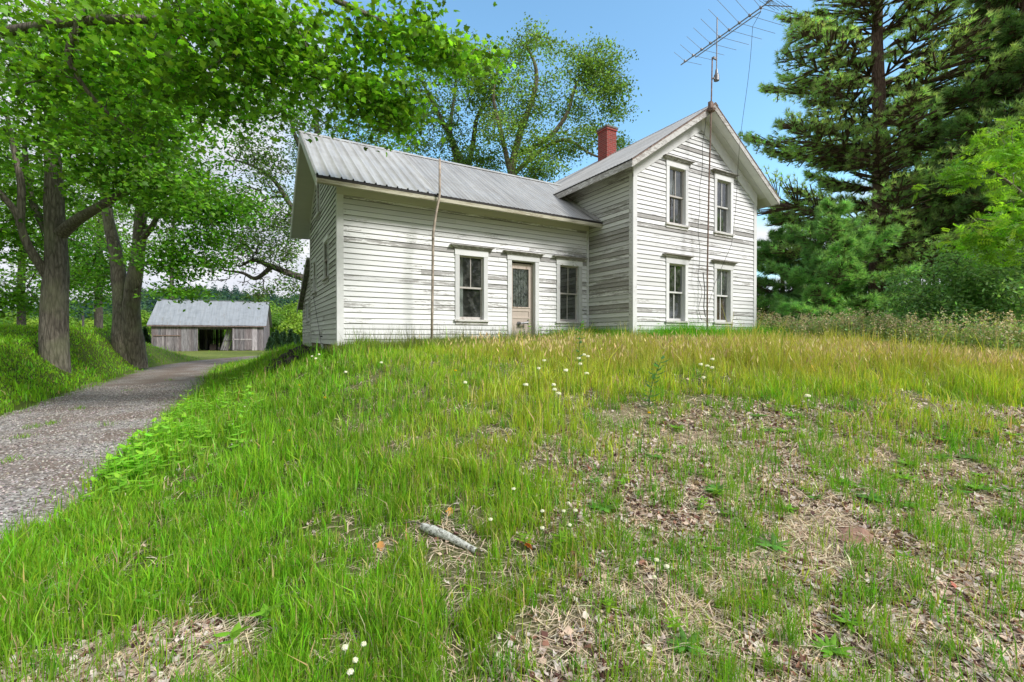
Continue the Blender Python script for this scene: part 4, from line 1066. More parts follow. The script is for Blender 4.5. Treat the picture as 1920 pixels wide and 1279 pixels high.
tree(3, 'maple_tree', 'overhanging maple whose long leafy boughs reach in from the upper left', 'tree', b,
     [(np.array([b, tb(1), tb(2.6), tb(4.2, .1, -.1), tb(6.5, .2), tb(9, 0, .2), tb(12)]), [.55, .42, .38, .34, .25, .18, .07]),
      (np.array([tb(3.9, .1), at(-260, 120, 9), at(0, 62, 7.8), at(150, 40, 7.3), at(300, 38, 7.1), at(420, 66, 7.1), at(510, 95, 7.3), at(600, 150, 7.8), at(690, 225, 8.4)]), [.20, .14, .075, .065, .055, .048, .04, .028, .012]),
      (np.array([tb(5.2, .2), at(-60, -160, 8.5), at(250, -130, 7.6), at(480, -60, 7.3), at(640, 5, 7.5), at(760, 60, 7.8), at(860, 85, 8), at(935, 105, 8.2)]), [.2, .13, .085, .06, .045, .034, .022, .01]),
      (np.array([at(150, 40, 7.3), at(130, 110, 7.5), at(180, 190, 7.8), at(250, 250, 8.2)]), [.06, .045, .03, .015]),
      (np.array([at(480, -60, 7.3), at(500, 0, 7.3), at(560, 60, 7.4), at(600, 130, 7.6), at(690, 170, 8)]), [.05, .04, .03, .02, .01])],
     [(200, 70, 7.6, 270, 80, 1.8, 230), (120, 190, 8.6, 200, 80, 1.6, 120), (520, 40, 7.3, 190, 75, 1.3, 220), (420, 150, 7.5, 150, 70, .9, 130), (610, 130, 7.7, 120, 75, 1.1, 120),
      (700, 175, 8.0, 85, 60, .9, 80), (660, 232, 8.3, 55, 32, .4, 34), (770, 60, 7.7, 110, 60, 1., 90), (865, 85, 8, 65, 42, .5, 60), (925, 112, 8.2, 28, 20, .3, 14), (735, 215, 8.4, 40, 40, .4, 24), (800, -10, 7.6, 70, 40, .6, 50),
      (300, -150, 8, 420, 130, 2, 170), (-300, 100, 10, 260, 220, 2.4, 150), (280, 240, 8.6, 90, 50, .8, 50)],
     M['leaf'], M['bark'], group='maple trees along the drive', per=10, spread=.29, size=.100, base=(.155, .335, .024), tmpl=MAPLE, rmax=.06, r_tip=.004, clump=.24, gap=.43, gapf=1.2, up=.75, flat=.17, dv=.42)

for k_, (px_, d_, bl_) in enumerate([(40, 38, [(40, 420, 38, 130, 110, 4, 170), (60, 520, 37, 110, 60, 3, 80), (20, 300, 38, 90, 80, 3, 60)]), (185, 36, [(180, 400, 36, 80, 120, 4, 150), (170, 520, 35, 60, 60, 3, 60)]), (322, 64, [(340, 360, 64, 80, 90, 5, 110), (320, 470, 64, 50, 50, 3, 50)])]):
    b = base_at(px_, d_)
    tree(8+k_, 'background_tree', ['leafy tree in the field beyond the trees at the far left', 'leafy tree seen between the single maple and the twin stemmed one', 'leafy tree standing above the barn roof, behind the twin stemmed maple'][k_], 'tree', b,
         [(np.array([b, at(px_, 520, d_), at(px_+5, 400, d_), at(px_+12, 300, d_)]), [.3, .24, .17, .05])], bl_, M['leaf_far'], M['bark_dark'], group='trees beyond the maples', per=24, spread=.55, size=.27, base=(.15, .30, .035), r_tip=.014, gap=.25, gapf=.4)
# trees behind the house -----------------------------------------------
b = base_at(955, 30)
tree(4, 'locust_tree', 'tall open crowned tree with pale limbs rising behind the house between wing and chimney', 'tree', b,
     [(np.array([b, at(955, 500, 30), at(958, 340, 30), at(972, 260, 30), at(1000, 180, 30), at(1005, 130, 30), at(985, 80, 30)]), [.45, .36, .28, .22, .17, .12, .06]),
      (np.array([at(958, 330, 30), at(940, 250, 29.5), at(925, 180, 29), at(935, 120, 29)]), [.18, .14, .1, .05]),
      (np.array([at(970, 290, 30), at(1020, 265, 29.5), at(1060, 220, 29.5), at(1080, 160, 29.5), at(1110, 110, 29.5)]), [.2, .16, .13, .09, .04]),
      (np.array([at(960, 330, 30), at(1010, 285, 29.6), at(1060, 262, 29.2), at(1110, 290, 29), at(1150, 300, 29)]), [.17, .14, .11, .07, .03])],
     [(985, 90, 30, 50, 42, 2, 75), (1120, 120, 29.5, 60, 52, 2, 110), (960, 240, 29, 60, 60, 2.4, 60), (1110, 190, 29, 60, 50, 2, 50), (1060, 180, 29.5, 60, 55, 2, 60), (1150, 190, 29.5, 28, 45, 1.4, 32), (930, 160, 29.5, 55, 60, 2.4, 75), (1030, 110, 30, 60, 40, 2, 50), (1060, 270, 29, 60, 30, 2, 55),
      (1130, 250, 29, 45, 24, 1.6, 40), (1170, 262, 29, 28, 20, 1, 20), (900, 130, 30, 40, 50, 2, 45), (1000, 200, 30, 50, 50, 2, 30), (1005, 310, 28, 50, 26, 1.5, 45)],
     M['leaf_far'], M['bark_pale'], group='trees behind the house', per=27, spread=.42, size=.18, base=(.16, .27, .065), tmpl=DIA, rmax=.1, r_tip=.011, bf=.22, clump=.3)
b = base_at(870, 33)
tree(5, 'oak_tree', 'dark limbed tree rising behind the middle of the long wing roof', 'tree', b,
     [(np.array([b, at(868, 450, 33), at(868, 330, 33), at(850, 270, 33), at(820, 210, 33), at(790, 150, 33)]), [.5, .4, .3, .22, .15, .07]),
      (np.array([at(868, 350, 33), at(885, 280, 32.5), at(895, 220, 32), at(920, 170, 32)]), [.24, .18, .12, .05]),
      (np.array([at(866, 340, 33), at(845, 250, 33), at(852, 180, 33), at(860, 100, 33)]), [.2, .15, .1, .05])],
     [(800, 190, 33, 60, 70, 2.5, 90), (860, 120, 33, 60, 60, 2.5, 90), (880, 220, 32, 60, 60, 2.2, 80), (760, 250, 33, 50, 45, 2, 50), (830, 280, 32, 60, 35, 2, 50), (905, 300, 31, 55, 28, 2, 60), (760, 130, 33, 60, 60, 2, 60)],
     M['leaf_far'], M['bark_dark'], group='trees behind the house', per=18, spread=.42, size=.19, base=(.13, .235, .06), tmpl=DIA, rmax=.12, r_tip=.012, bf=.22, clump=.3)
b = base_at(640, 25)
tree(6, 'oak_tree', 'gnarled tree behind the gable end, its bare lower limbs reaching over the barn', 'tree', b,
     [(np.array([b, at(640, 560, 25), at(635, 480, 25), at(620, 380, 25), at(600, 290, 25), at(590, 200, 25)]), [.5, .4, .35, .28, .2, .1]),
      (np.array([at(640, 545, 25), at(580, 525, 24.5), at(540, 512, 24), at(505, 498, 24), at(475, 488, 24), at(450, 500, 24)]), [.25, .2, .16, .13, .09, .04]),
      (np.array([at(510, 500, 24), at(480, 522, 24), at(455, 512, 23.8), at(420, 507, 23.6)]), [.12, .1, .07, .04]),
      (np.array([at(630, 430, 25), at(580, 420, 24.5), at(545, 385, 24.3), at(515, 340, 24.2), at(475, 312, 24), at(440, 300, 24)]), [.2, .16, .13, .10, .07, .04]),
      (np.array([at(538, 372, 24.3), at(520, 368, 24.2), at(500, 372, 24.2), at(488, 358, 24.2)]), [.06, .05, .035, .02]),
      (np.array([at(610, 330, 25), at(560, 270, 24.6), at(540, 200, 24.4)]), [.16, .12, .05])],
     [(480, 430, 24, 75, 48, 1.9, 120), (540, 430, 24, 40, 70, 1.7, 85), (520, 330, 24, 60, 50, 1.8, 80), (455, 380, 24, 50, 40, 1.6, 50), (545, 270, 24.5, 70, 50, 2, 100), (480, 290, 24, 50, 36, 1.6, 60), (600, 200, 25, 90, 60, 2.5, 110), (500, 200, 24.5, 70, 60, 2, 60), (540, 535, 23.6, 26, 20, 1, 26), (490, 548, 23.6, 18, 16, .8, 20), (680, 250, 25.5, 70, 60, 2.2, 80), (720, 290, 25.5, 60, 34, 2, 50), (455, 470, 24, 50, 34, 1.4, 50), (530, 480, 24, 30, 30, 1.2, 30)],
     M['leaf_far'], M['bark_dark'], group='trees behind the house', per=10, spread=.36, size=.16, base=(.12, .22, .055), tmpl=DIA, rmax=.12, r_tip=.012, bf=.2, clump=.3, gap=.12,
     bare=[(450, 500, 24, 80, 40, 1.6, 190), (510, 380, 24, 50, 40, 1.5, 30), (430, 330, 23.8, 50, 30, 1, 24)])

# evergreens ------------------------------------------------------------
def pine(seed, label, px, d, top, r0, reach, z0f, whorls, per, base, tsize, group, gaps=0., lean=0., trunk_r=.35, name='pine_tree', up0=.30, dense=1., crown_pow=.8, sag=0.):
    rg = np.random.default_rng(seed); b = base_at(px, d); h = at(px, top, d)[2]-b[2]
    r = empty(name, b, label, 'tree', group)
    tp = [b+np.array([lean*(q**1.5)*h*.1+rg.normal(0, .04), rg.normal(0, .04), q*h]) for q in np.linspace(0, 1, 9)]
    limb_mesh('trunk', [(np.array(tp), np.linspace(1, .06, 9)**.8*trunk_r)], M['bark_pine'], r, k=12, seed=seed, rough=.06)
    C = spline(tp, 8); bp = []; tufts = []; dirs = []
    nodesP = []; par = []
    for wv in range(whorls):
        q = z0f+(1-z0f)*(wv+rg.uniform(-.25, .25))/whorls; q = min(max(q, .02), .985)
        o_ = C[int(q*(len(C)-1))]
        prof = reach*((1-q)/(1-z0f))**crown_pow*(.75+.25*math.sin(wv*1.7+seed)) + .35
        nb = rg.integers(4, 7)
        a0 = rg.uniform(0, 6.28)
        for k in range(nb):
            if rg.random() < gaps: continue
            a = a0+k*2*math.pi/nb+rg.normal(0, .2); L = prof*rg.uniform(.62, 1.12); rise = up0*(.25+1.1*q)+rg.normal(0, .09)
            ts = np.linspace(0, 1, 9); hx = np.array([math.cos(a), math.sin(a), 0])
            path = o_[None]+hx[None]*(L*ts)[:, None]; path[:, 2] += L*(rise*ts-sag*ts+.20*ts**2.2+rg.normal(0, .02, 9).cumsum()*.5)
            path[:, :2] += rg.normal(0, .03, (9, 2)).cumsum(0)*L*.12
            i0 = len(nodesP)
            for t_, p_ in enumerate(path): nodesP.append(p_); par.append(-1 if t_ == 0 else i0+t_-1)
            nt = int(L*per*dense)
            s0 = rg.uniform(.12, 1, nt)**.8; side = rg.choice([-1, 1], nt)
            lat = rg.uniform(0, 1, nt)*.36*L*np.sin(np.clip(s0, 0, 1)*2.6+.25)*.9
            perp = np.array([-math.sin(a), math.cos(a), 0])
            pp_ = np.stack([np.interp(s0, ts, path[:, c]) for c in range(3)], 1)+perp[None]*(side*lat)[:, None]+hx[None]*(lat*.45)[:, None]
            pp_[:, 2] += .10*lat+rg.normal(0, .05+.015*L, nt)
            # twigs that carry them
            for j in range(0, nt, 3):
                kk = int(s0[j]*8); i1 = len(nodesP); nodesP.append(pp_[j]); par.append(i0+kk)
            tufts.append(pp_); dirs.append(hx[None]*.8+perp[None]*(side*.5)[:, None]+rg.normal(0, .35, (nt, 3))+np.array([0, 0, .55]))
    P = np.array(nodesP); par = np.array(par); keep = np.where(par >= 0)[0]
    # edges only; radius falls along the limb
    a_ = P[par[keep]]; b_ = P[keep]; dist = np.linalg.norm(b_[:, :2]-b[None, :2], axis=1); rr_ = np.clip(.055*trunk_r/.35*(1-dist/(reach*1.25)), .006, .06)
    dvec = b_-a_; dvec /= np.linalg.norm(dvec, axis=1)[:, None]+1e-9; ref = np.tile(np.array([[0, 0, 1.]]), (len(a_), 1)); ref[np.abs(dvec[:, 2]) > .9] = [1, 0, 0]
    x = np.cross(ref, dvec); x /= np.linalg.norm(x, axis=1)[:, None]+1e-9; y = np.cross(dvec, x); ang = np.arange(4)*math.pi/2
    ring = x[:, None]*np.cos(ang)[None, :, None]+y[:, None]*np.sin(ang)[None, :, None]
    V = np.stack([a_[:, None]+ring*rr_[:, None, None], b_[:, None]+ring*(rr_*.8)[:, None, None]], 1).reshape(-1, 3)
    j = np.arange(4); j2 = (j+1) % 4; F = ((np.arange(len(a_))*8)[:, None, None]+np.stack([j, j2, j2+4, j+4], 1)[None]).reshape(-1, 4)
    mesh_np('branches', V, F, M['bark_pine'], r)
    tp_ = np.concatenate(tufts); dr = np.concatenate(dirs); dr /= np.linalg.norm(dr, axis=1)[:, None]
    N = len(tp_); z = np.cross(dr, rg.normal(size=(N, 3))); z /= np.linalg.norm(z, axis=1)[:, None]; x = np.cross(dr, z)
    B = np.stack([x, dr, z], 2); s_ = tsize*rg.uniform(.7, 1.25, N)
    V, F = scatter(TUFT[0], TUFT[1], tp_, B, s_)
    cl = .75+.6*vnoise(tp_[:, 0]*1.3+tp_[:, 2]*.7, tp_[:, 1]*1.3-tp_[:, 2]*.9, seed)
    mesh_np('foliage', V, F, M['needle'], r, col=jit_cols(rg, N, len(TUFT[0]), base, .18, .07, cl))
    return r
PG = 'evergreens right of the house'
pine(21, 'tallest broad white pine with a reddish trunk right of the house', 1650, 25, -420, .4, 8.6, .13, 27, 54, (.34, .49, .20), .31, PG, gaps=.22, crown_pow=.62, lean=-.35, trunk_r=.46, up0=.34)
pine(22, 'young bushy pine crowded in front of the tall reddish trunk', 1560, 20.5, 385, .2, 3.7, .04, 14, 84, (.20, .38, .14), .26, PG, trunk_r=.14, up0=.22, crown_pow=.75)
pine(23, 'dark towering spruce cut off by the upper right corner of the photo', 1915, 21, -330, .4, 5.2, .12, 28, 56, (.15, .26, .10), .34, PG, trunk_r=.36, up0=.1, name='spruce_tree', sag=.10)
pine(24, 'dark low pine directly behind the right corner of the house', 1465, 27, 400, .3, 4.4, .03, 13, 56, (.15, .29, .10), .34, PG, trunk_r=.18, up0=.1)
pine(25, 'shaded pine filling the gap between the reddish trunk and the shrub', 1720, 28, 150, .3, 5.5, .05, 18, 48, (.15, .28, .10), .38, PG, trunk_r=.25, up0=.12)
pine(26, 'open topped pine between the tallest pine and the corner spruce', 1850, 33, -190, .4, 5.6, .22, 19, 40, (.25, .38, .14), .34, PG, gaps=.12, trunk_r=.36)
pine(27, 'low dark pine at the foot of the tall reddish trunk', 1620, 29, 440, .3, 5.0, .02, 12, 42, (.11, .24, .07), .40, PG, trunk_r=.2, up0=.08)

# leafy shrubs at the right edge -----------------------------------------
b = base_at(2020, 13)
tree(31, 'walnut_tree', 'small bright green tree with feathery leaves leaning in at the right edge', 'tree', b,
     [(np.array([b, at(2010, 560, 13), at(1990, 470, 13), at(1950, 400, 13), at(1900, 350, 12.8), at(1860, 320, 12.6)]), [.14, .11, .09, .07, .045, .015]),
      (np.array([at(1990, 470, 13), at(1940, 440, 12.6), at(1880, 420, 12.4), at(1830, 410, 12.3)]), [.06, .05, .03, .012]),
      (np.array([at(2000, 500, 13), at(2020, 380, 13), at(2010, 270, 13)]), [.07, .05, .02])],
     [(1890, 280, 12.8, 70, 40, 1.1, 44), (1830, 300, 12.6, 50, 35, .8, 26), (1900, 370, 12.5, 60, 35, 1, 34), (1850, 440, 12.3, 60, 22, .8, 24), (1900, 460, 12.3, 50, 30, .8, 26), (2010, 350, 13, 90, 120, 1.5, 60), (1785, 330, 12.5, 26, 20, .5, 10), (1920, 420, 12.3, 50, 70, 1, 34), (1850, 260, 12.8, 50, 26, .8, 24)],
     M['leaf'], M['bark_pale'], per=7, spread=.22, size=.24, base=(.20, .39, .035), tmpl=COMPOUND, r_tip=.005, clump=.2, up=.8, flat=.45, gap=.44, gapf=1.6)
def bush(seed, name, label, px, d, blobs, base, size, per, spread, tmpl, leaf, group=None, cat='shrub', alt=None, altp=0, clump=.2, stems=5, r_tip=.006):
    b = base_at(px, d); rg = np.random.default_rng(seed)
    limbs = []
    for k in range(stems):
        bl = blobs[k % len(blobs)]; e = at(bl[0]+rg.uniform(-.4, .4)*bl[3], bl[1], bl[2])
        s_ = b+np.array([rg.uniform(-.3, .3), rg.uniform(-.3, .3), 0]); limbs.append((np.array([s_, s_*.6+e*.4+[0, 0, .1], e]), [.04, .028, .012]))
    return tree(seed, name, label, cat, b, limbs, blobs, leaf, M['bark_dark'], group=group, per=per, spread=spread, size=size, base=base, tmpl=tmpl, r_tip=r_tip, bf=.2, k=7, alt=alt, altp=altp, clump=clump, flat=.7, up=.7)
bush(32, 'lilac_bush', 'big rounded dark green shrub on the right below the feathery tree', 1810, 14.5,
     [(1800, 560, 14.2, 110, 60, 1.5, 200), (1760, 520, 14.5, 70, 55, 1.2, 110), (1860, 500, 14.5, 90, 60, 1.3, 150), (1740, 590, 13.8, 55, 40, 1, 80), (1900, 580, 14, 90, 50, 1.4, 130), (1830, 620, 13.6, 110, 30, 1, 100), (1960, 520, 14.5, 80, 80, 1.4, 90)],
     (.19, .34, .13), .115, 24, .24, OVAL, M['leaf_far'])

# distant woods, bright thicket and young conifers beyond the barn ------------
def crown_cloud(rg, c, rx, rz, n, size, base, dv=.22):
    u = rg.normal(size=(n, 3)); u /= np.linalg.norm(u, axis=1)[:, None]; lump = 1+.20*np.sin(u[:, 0]*4+c[0])+.16*np.sin(u[:, 1]*5+u[:, 2]*3+c[1])
    pos = c+u*np.array([rx, rx, rz])*(rg.uniform(.72, 1.05, n)*lump)[:, None]; nrm = u+rg.normal(0, .45, (n, 3)); nrm[:, 2] += .25
    B = rot_basis(nrm, rg.uniform(0, 6.28, n)); s_ = size*rg.uniform(.6, 1.3, n)
    V, F = scatter(DIA[0]-[0, .5, 0], DIA[1], pos, B, s_); 
    return V, F, jit_cols(rg, n, 4, base, dv, .06)
def far_wood():
    rg = np.random.default_rng(77); Vs = []; Fs = []; Cs = []; n0 = 0
    spots = []
    for k in range(2600):
        dd = rg.uniform(150, 400); rr_ = rg.uniform(-1.3, -.36)*dd
        if rg.random() > (dd/400)**.6: continue
        spots.append((rr_, dd, 1.))
    for k in range(420):
        dd = rg.uniform(150, 260); rr_ = rg.uniform(-.36, 1.8)*dd; spots.append((rr_, dd, 1.))
    for k in range(330):
        a = rg.uniform(0, 2*math.pi); dd = rg.uniform(34, 75); 
        if math.cos(a) > -.1: continue
        spots.append((dd*math.sin(a), dd*math.cos(a), 1.25 if dd > 50 else 1.7))
    for rr_, dd, sz in spots:
        p = RV*rr_+FV*dd; z = float(H(p[0], p[1], False)); con = rg.random() < .22
        rx = rg.uniform(3.2, 5.6)*sz*(.6 if con else 1); rz = rg.uniform(4.5, 6.5)*sz*(1.35 if con else 1)
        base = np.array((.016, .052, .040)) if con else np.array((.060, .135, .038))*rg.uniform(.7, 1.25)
        base = base*(1-.25*min(1, dd/400))+np.array((.012, .030, .034))*min(1, dd/300)  # leaf colour turns bluish with distance: haze painted into the crowns
        n = 150 if dd > 120 else 190
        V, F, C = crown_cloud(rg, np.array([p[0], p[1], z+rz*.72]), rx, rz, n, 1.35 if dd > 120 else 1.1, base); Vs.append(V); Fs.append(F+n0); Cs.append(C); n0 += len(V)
    for (x, y, hh) in ((31, -8, 13), (38, -3, 14), (27, -15, 12), (42, -14, 15), (21, -19, 12), (33, -22, 14), (14, -24, 13), (5, -28, 13), (50, -6, 16), (25, -30, 14)):
        for q in range(7):
            V, F, C = crown_cloud(rg, np.array([x+rg.uniform(-3, 3), y+rg.uniform(-3, 3), hh*rg.uniform(.3, .9)]), rg.uniform(1.6, 3), rg.uniform(1.4, 2.4), 260, .55, (.05, .11, .03)); Vs.append(V); Fs.append(F+n0); Cs.append(C); n0 += len(V)
    o = mesh_np('far_wood', np.concatenate(Vs), np.concatenate(Fs), M['leaf_far'], col=np.concatenate(Cs))
    tag(o, 'dark green wooded hillside beyond the barn and the field', 'woods', kind='stuff')
far_wood()
def thicket():
    rg = np.random.default_rng(5)
    protos = []
    for v in range(3):
        r = empty('thicket_tree', (0, 0, 0)); Vs = []; Fs = []; Cs = []; n0 = 0
        for q in range(9):
            a = rg.uniform(0, 6.28); rad = rg.uniform(0, 1.7); zz = rg.uniform(1.2, 4.4); c = np.array([rad*math.cos(a)*(1.15-zz/7), rad*math.sin(a)*(1.15-zz/7), zz])
            V, F, C = crown_cloud(rg, c, rg.uniform(.8, 1.35), rg.uniform(.7, 1.1), 420, .26, np.array([(.19, .34, .035), (.23, .36, .04), (.13, .28, .035)][v])*rg.uniform(.8, 1.15)); Vs.append(V); Fs.append(F+n0); Cs.append(C); n0 += len(V)
        mesh_np('crown', np.concatenate(Vs), np.concatenate(Fs), M['leaf_far'], r, col=np.concatenate(Cs))
        limb_mesh('trunk', [(np.array([[0, 0, -.2], [.1, 0, 1.2], [.0, .1, 2.6], [.1, 0, 4]]), [.14, .1, .07, .03])], M['bark_dark'], r, k=7)
        protos.append(r)
    spots = [(30, 62, 1.15), (60, 60, 1.0), (-10, 58, 1.2), (135, 66, 1.1), (165, 60, 1.1), (190, 70, 1.3), (272, 66, 1.15), (262, 60, .8), (405, 80, 1.35), (440, 76, 1.3), (500, 70, 1.25), (520, 62, 1.1), (540, 66, 1.5), (560, 60, 1.2), (583, 64, 1.5), (505, 84, 1.7), (545, 88, 1.7), (380, 84, 1.3), (330, 90, 1.4), (90, 74, 1.2), (215, 78, 1.3), (-60, 62, 1.3), (600, 72, 1.5), (470, 92, 1.6)]
    for k, (px, d, s_) in enumerate(spots):
        p = base_at(px, d); o = protos[k] if k < 3 else copy_tree(protos[k % 3], (0, 0, 0))
        o.location = [float(v) for v in p]; o.rotation_euler = (0, 0, rg.uniform(0, 6.28)); o.scale = (s_, s_, s_*rg.uniform(.85, 1.1))
        tag(o, 'bright yellow green young tree in the thicket beyond the field', 'tree', 'bright young trees beyond the barn')
    r = empty('young_conifer', (0, 0, 0)); tg = np.random.default_rng(8)
    V = []; q = tg.random(1500)**.8; a = tg.uniform(0, 6.28, 1500); rad = .55*(1-q)*tg.uniform(.5, 1.1, 1500)
    pos = np.stack([rad*np.cos(a), rad*np.sin(a), .15+q*1.75], 1); dr = np.stack([np.cos(a), np.sin(a), np.full(1500, .3)], 1); B = rot_basis(np.cross(dr, tg.normal(size=(1500, 3))), tg.uniform(0, 6.28, 1500))
    Vv, Ff = scatter(DIA[0], DIA[1], pos, B, .16*tg.uniform(.7, 1.2, 1500)); mesh_np('foliage', Vv, Ff, M['needle'], r, col=jit_cols(tg, 1500, 4, (.045, .095, .055), .2, .06))
    limb_mesh('trunk', [(np.array([[0, 0, -.1], [0, 0, .6], [0, 0, 1.7]]), [.04, .03, .01])], M['bark_dark'], r, k=6)
    cs = [(506, 50, 1), (519, 47, 1.25), (533, 50, 1.1), (545, 47, 1.3), (558, 51, 1.2), (512, 56, 1.3), (528, 57, 1.2), (141, 48, 1.1), (152, 50, 1), (172, 49, 1.1), (181, 46, 1.2), (262, 52, 1.1), (271, 49, 1.3), (279, 55, 1.2), (553, 58, 1.2), (20, 50, 1.1), (45, 52, 1.2)]
    for k, (px, d, s_) in enumerate(cs):
        p = base_at(px, d); p[2] += .1; o = r if k == 0 else copy_tree(r, (0, 0, 0)); o.location = [float(v) for v in p]; o.scale = (s_, s_, s_*rg.uniform(.9, 1.2)); o.rotation_euler = (0, 0, k*1.3)
        tag(o, 'small dark cone shaped conifer planted in the field by the barn', 'tree', 'small planted conifers in the field')
thicket()
# ------------------------------------------------------------------ grass
BL_T = np.array([(-1, 0, 0), (1, 0, 0), (-.8, .5, .0), (.8, .5, 0), (0, 1, 0)], float)
BL_F = np.array([(0, 1, 3), (0, 3, 2), (2, 3, 4)])
def blades(name, rg, X, Y, Hh, Wd, base, lean=.35, label=None, mat='grass', z0=0., tipdry=None, kind='stuff', cat='grass', parent=None, dirv=None):
    """each blade: base pair, middle pair, tip; colour per blade, drier towards the tip where asked"""
    N = len(X); Z = H(X, Y)-.01+z0
    a = rg.uniform(0, 2*math.pi, N); side = np.stack([np.cos(a), np.sin(a), 0*a], 1)
    la = rg.uniform(0, 2*math.pi, N); lm = np.abs(rg.normal(0, lean, N)).clip(0, 1.6); ld = np.stack([np.cos(la), np.sin(la), 0*la], 1)
    if dirv is not None: ld = ld*.6+dirv
    b = np.stack([X, Y, Z], 1); Hh = Hh[:, None]; up = np.array([[0, 0, 1.]]); lm = lm[:, None]
    m1 = b+up*Hh*.5+ld*Hh*lm*.18; tip = b+up*Hh*np.sqrt(np.clip(1-lm**2*.42, .1, 1))+ld*Hh*lm*.75
    w = Wd[:, None]/2
    V = np.stack([b-side*w, b+side*w, m1-side*w*.85, m1+side*w*.85, tip], 1)
    F = BL_F[None]+(np.arange(N)*5)[:, None, None]
    c = np.repeat(base[:, None, :], 5, 1)
    if tipdry is not None: c = c.copy(); c[:, 4] = c[:, 4]*(1-tipdry[:, None])+np.array([.42, .33, .15])*tipdry[:, None]; c[:, 2:4] = c[:, 2:4]*(1-.35*tipdry[:, None, None])+np.array([.34, .30, .10])*.35*tipdry[:, None, None]
    o = mesh_np(name, V.reshape(-1, 3), F.reshape(-1, 3), M[mat], parent, col=c.reshape(-1, 3))
    if label: tag(o, label, cat, kind=kind)
    return o
def wedge(rg, N, t0, t1, p=0.):
    """points in the camera's half of the world, denser when near"""
    t = t0*(t1/t0)**rg.random(N) if p == 0 else (t0**p+rg.random(N)*(t1**p-t0**p))**(1/p)
    r = rg.uniform(-1.22, 1.22, N)*t+rg.normal(0, .1, N)
    P = RV[None]*r[:, None]+FV[None]*t[:, None]; return P[:, 0], P[:, 1], t, r
def inside_house(X, Y, m=.03):
    return ((X > XA-m) & (Y > YW-m) & (X < XB+.2)) | ((X > XB-m) & (Y > YM-m) & (X < XC+m))
def hue(rg, n, base, dv=.2, dh=.10):
    return np.clip(np.asarray(base)*(1+rg.normal(0, dv, (n, 1)).clip(-.55, .7))*(1+rg.normal(0, dh, (n, 3)).clip(-.35, .35)), .004, .9)
CLEAR = [(792, 1000, .10), (825, 1012, .12), (860, 1028, .12), (893, 1040, .10), (1600, 1000, .2), (1560, 985, .1), (1551, 1074, .09), (994, 1040, .08), (845, 962, .09), (716, 1024, .08), (1785, 1105, .1), (1104, 885, .1)]
CLEAR = [(*ray_ground(a_, b_)[:2], c_) for a_, b_, c_ in CLEAR]
def clear_of(X, Y):
    k = np.ones(len(X), bool)
    for cx_, cy_, r_ in CLEAR:      # bare ground round the fallen branch, the stones and the big dead leaves
        k &= np.hypot(X-cx_, Y-cy_) > r_*(.8+.5*vnoise(X*20, Y*20, 7))
        q = np.array([cx_, cy_]); v = -q/np.linalg.norm(q); a = (X-cx_)*v[0]+(Y-cy_)*v[1]; b = np.abs((X-cx_)*-v[1]+(Y-cy_)*v[0])
        k &= ~((a > 0) & (a < .22) & (b < r_*.7) & (vnoise(X*31, Y*31, 9) > .25))
    return k
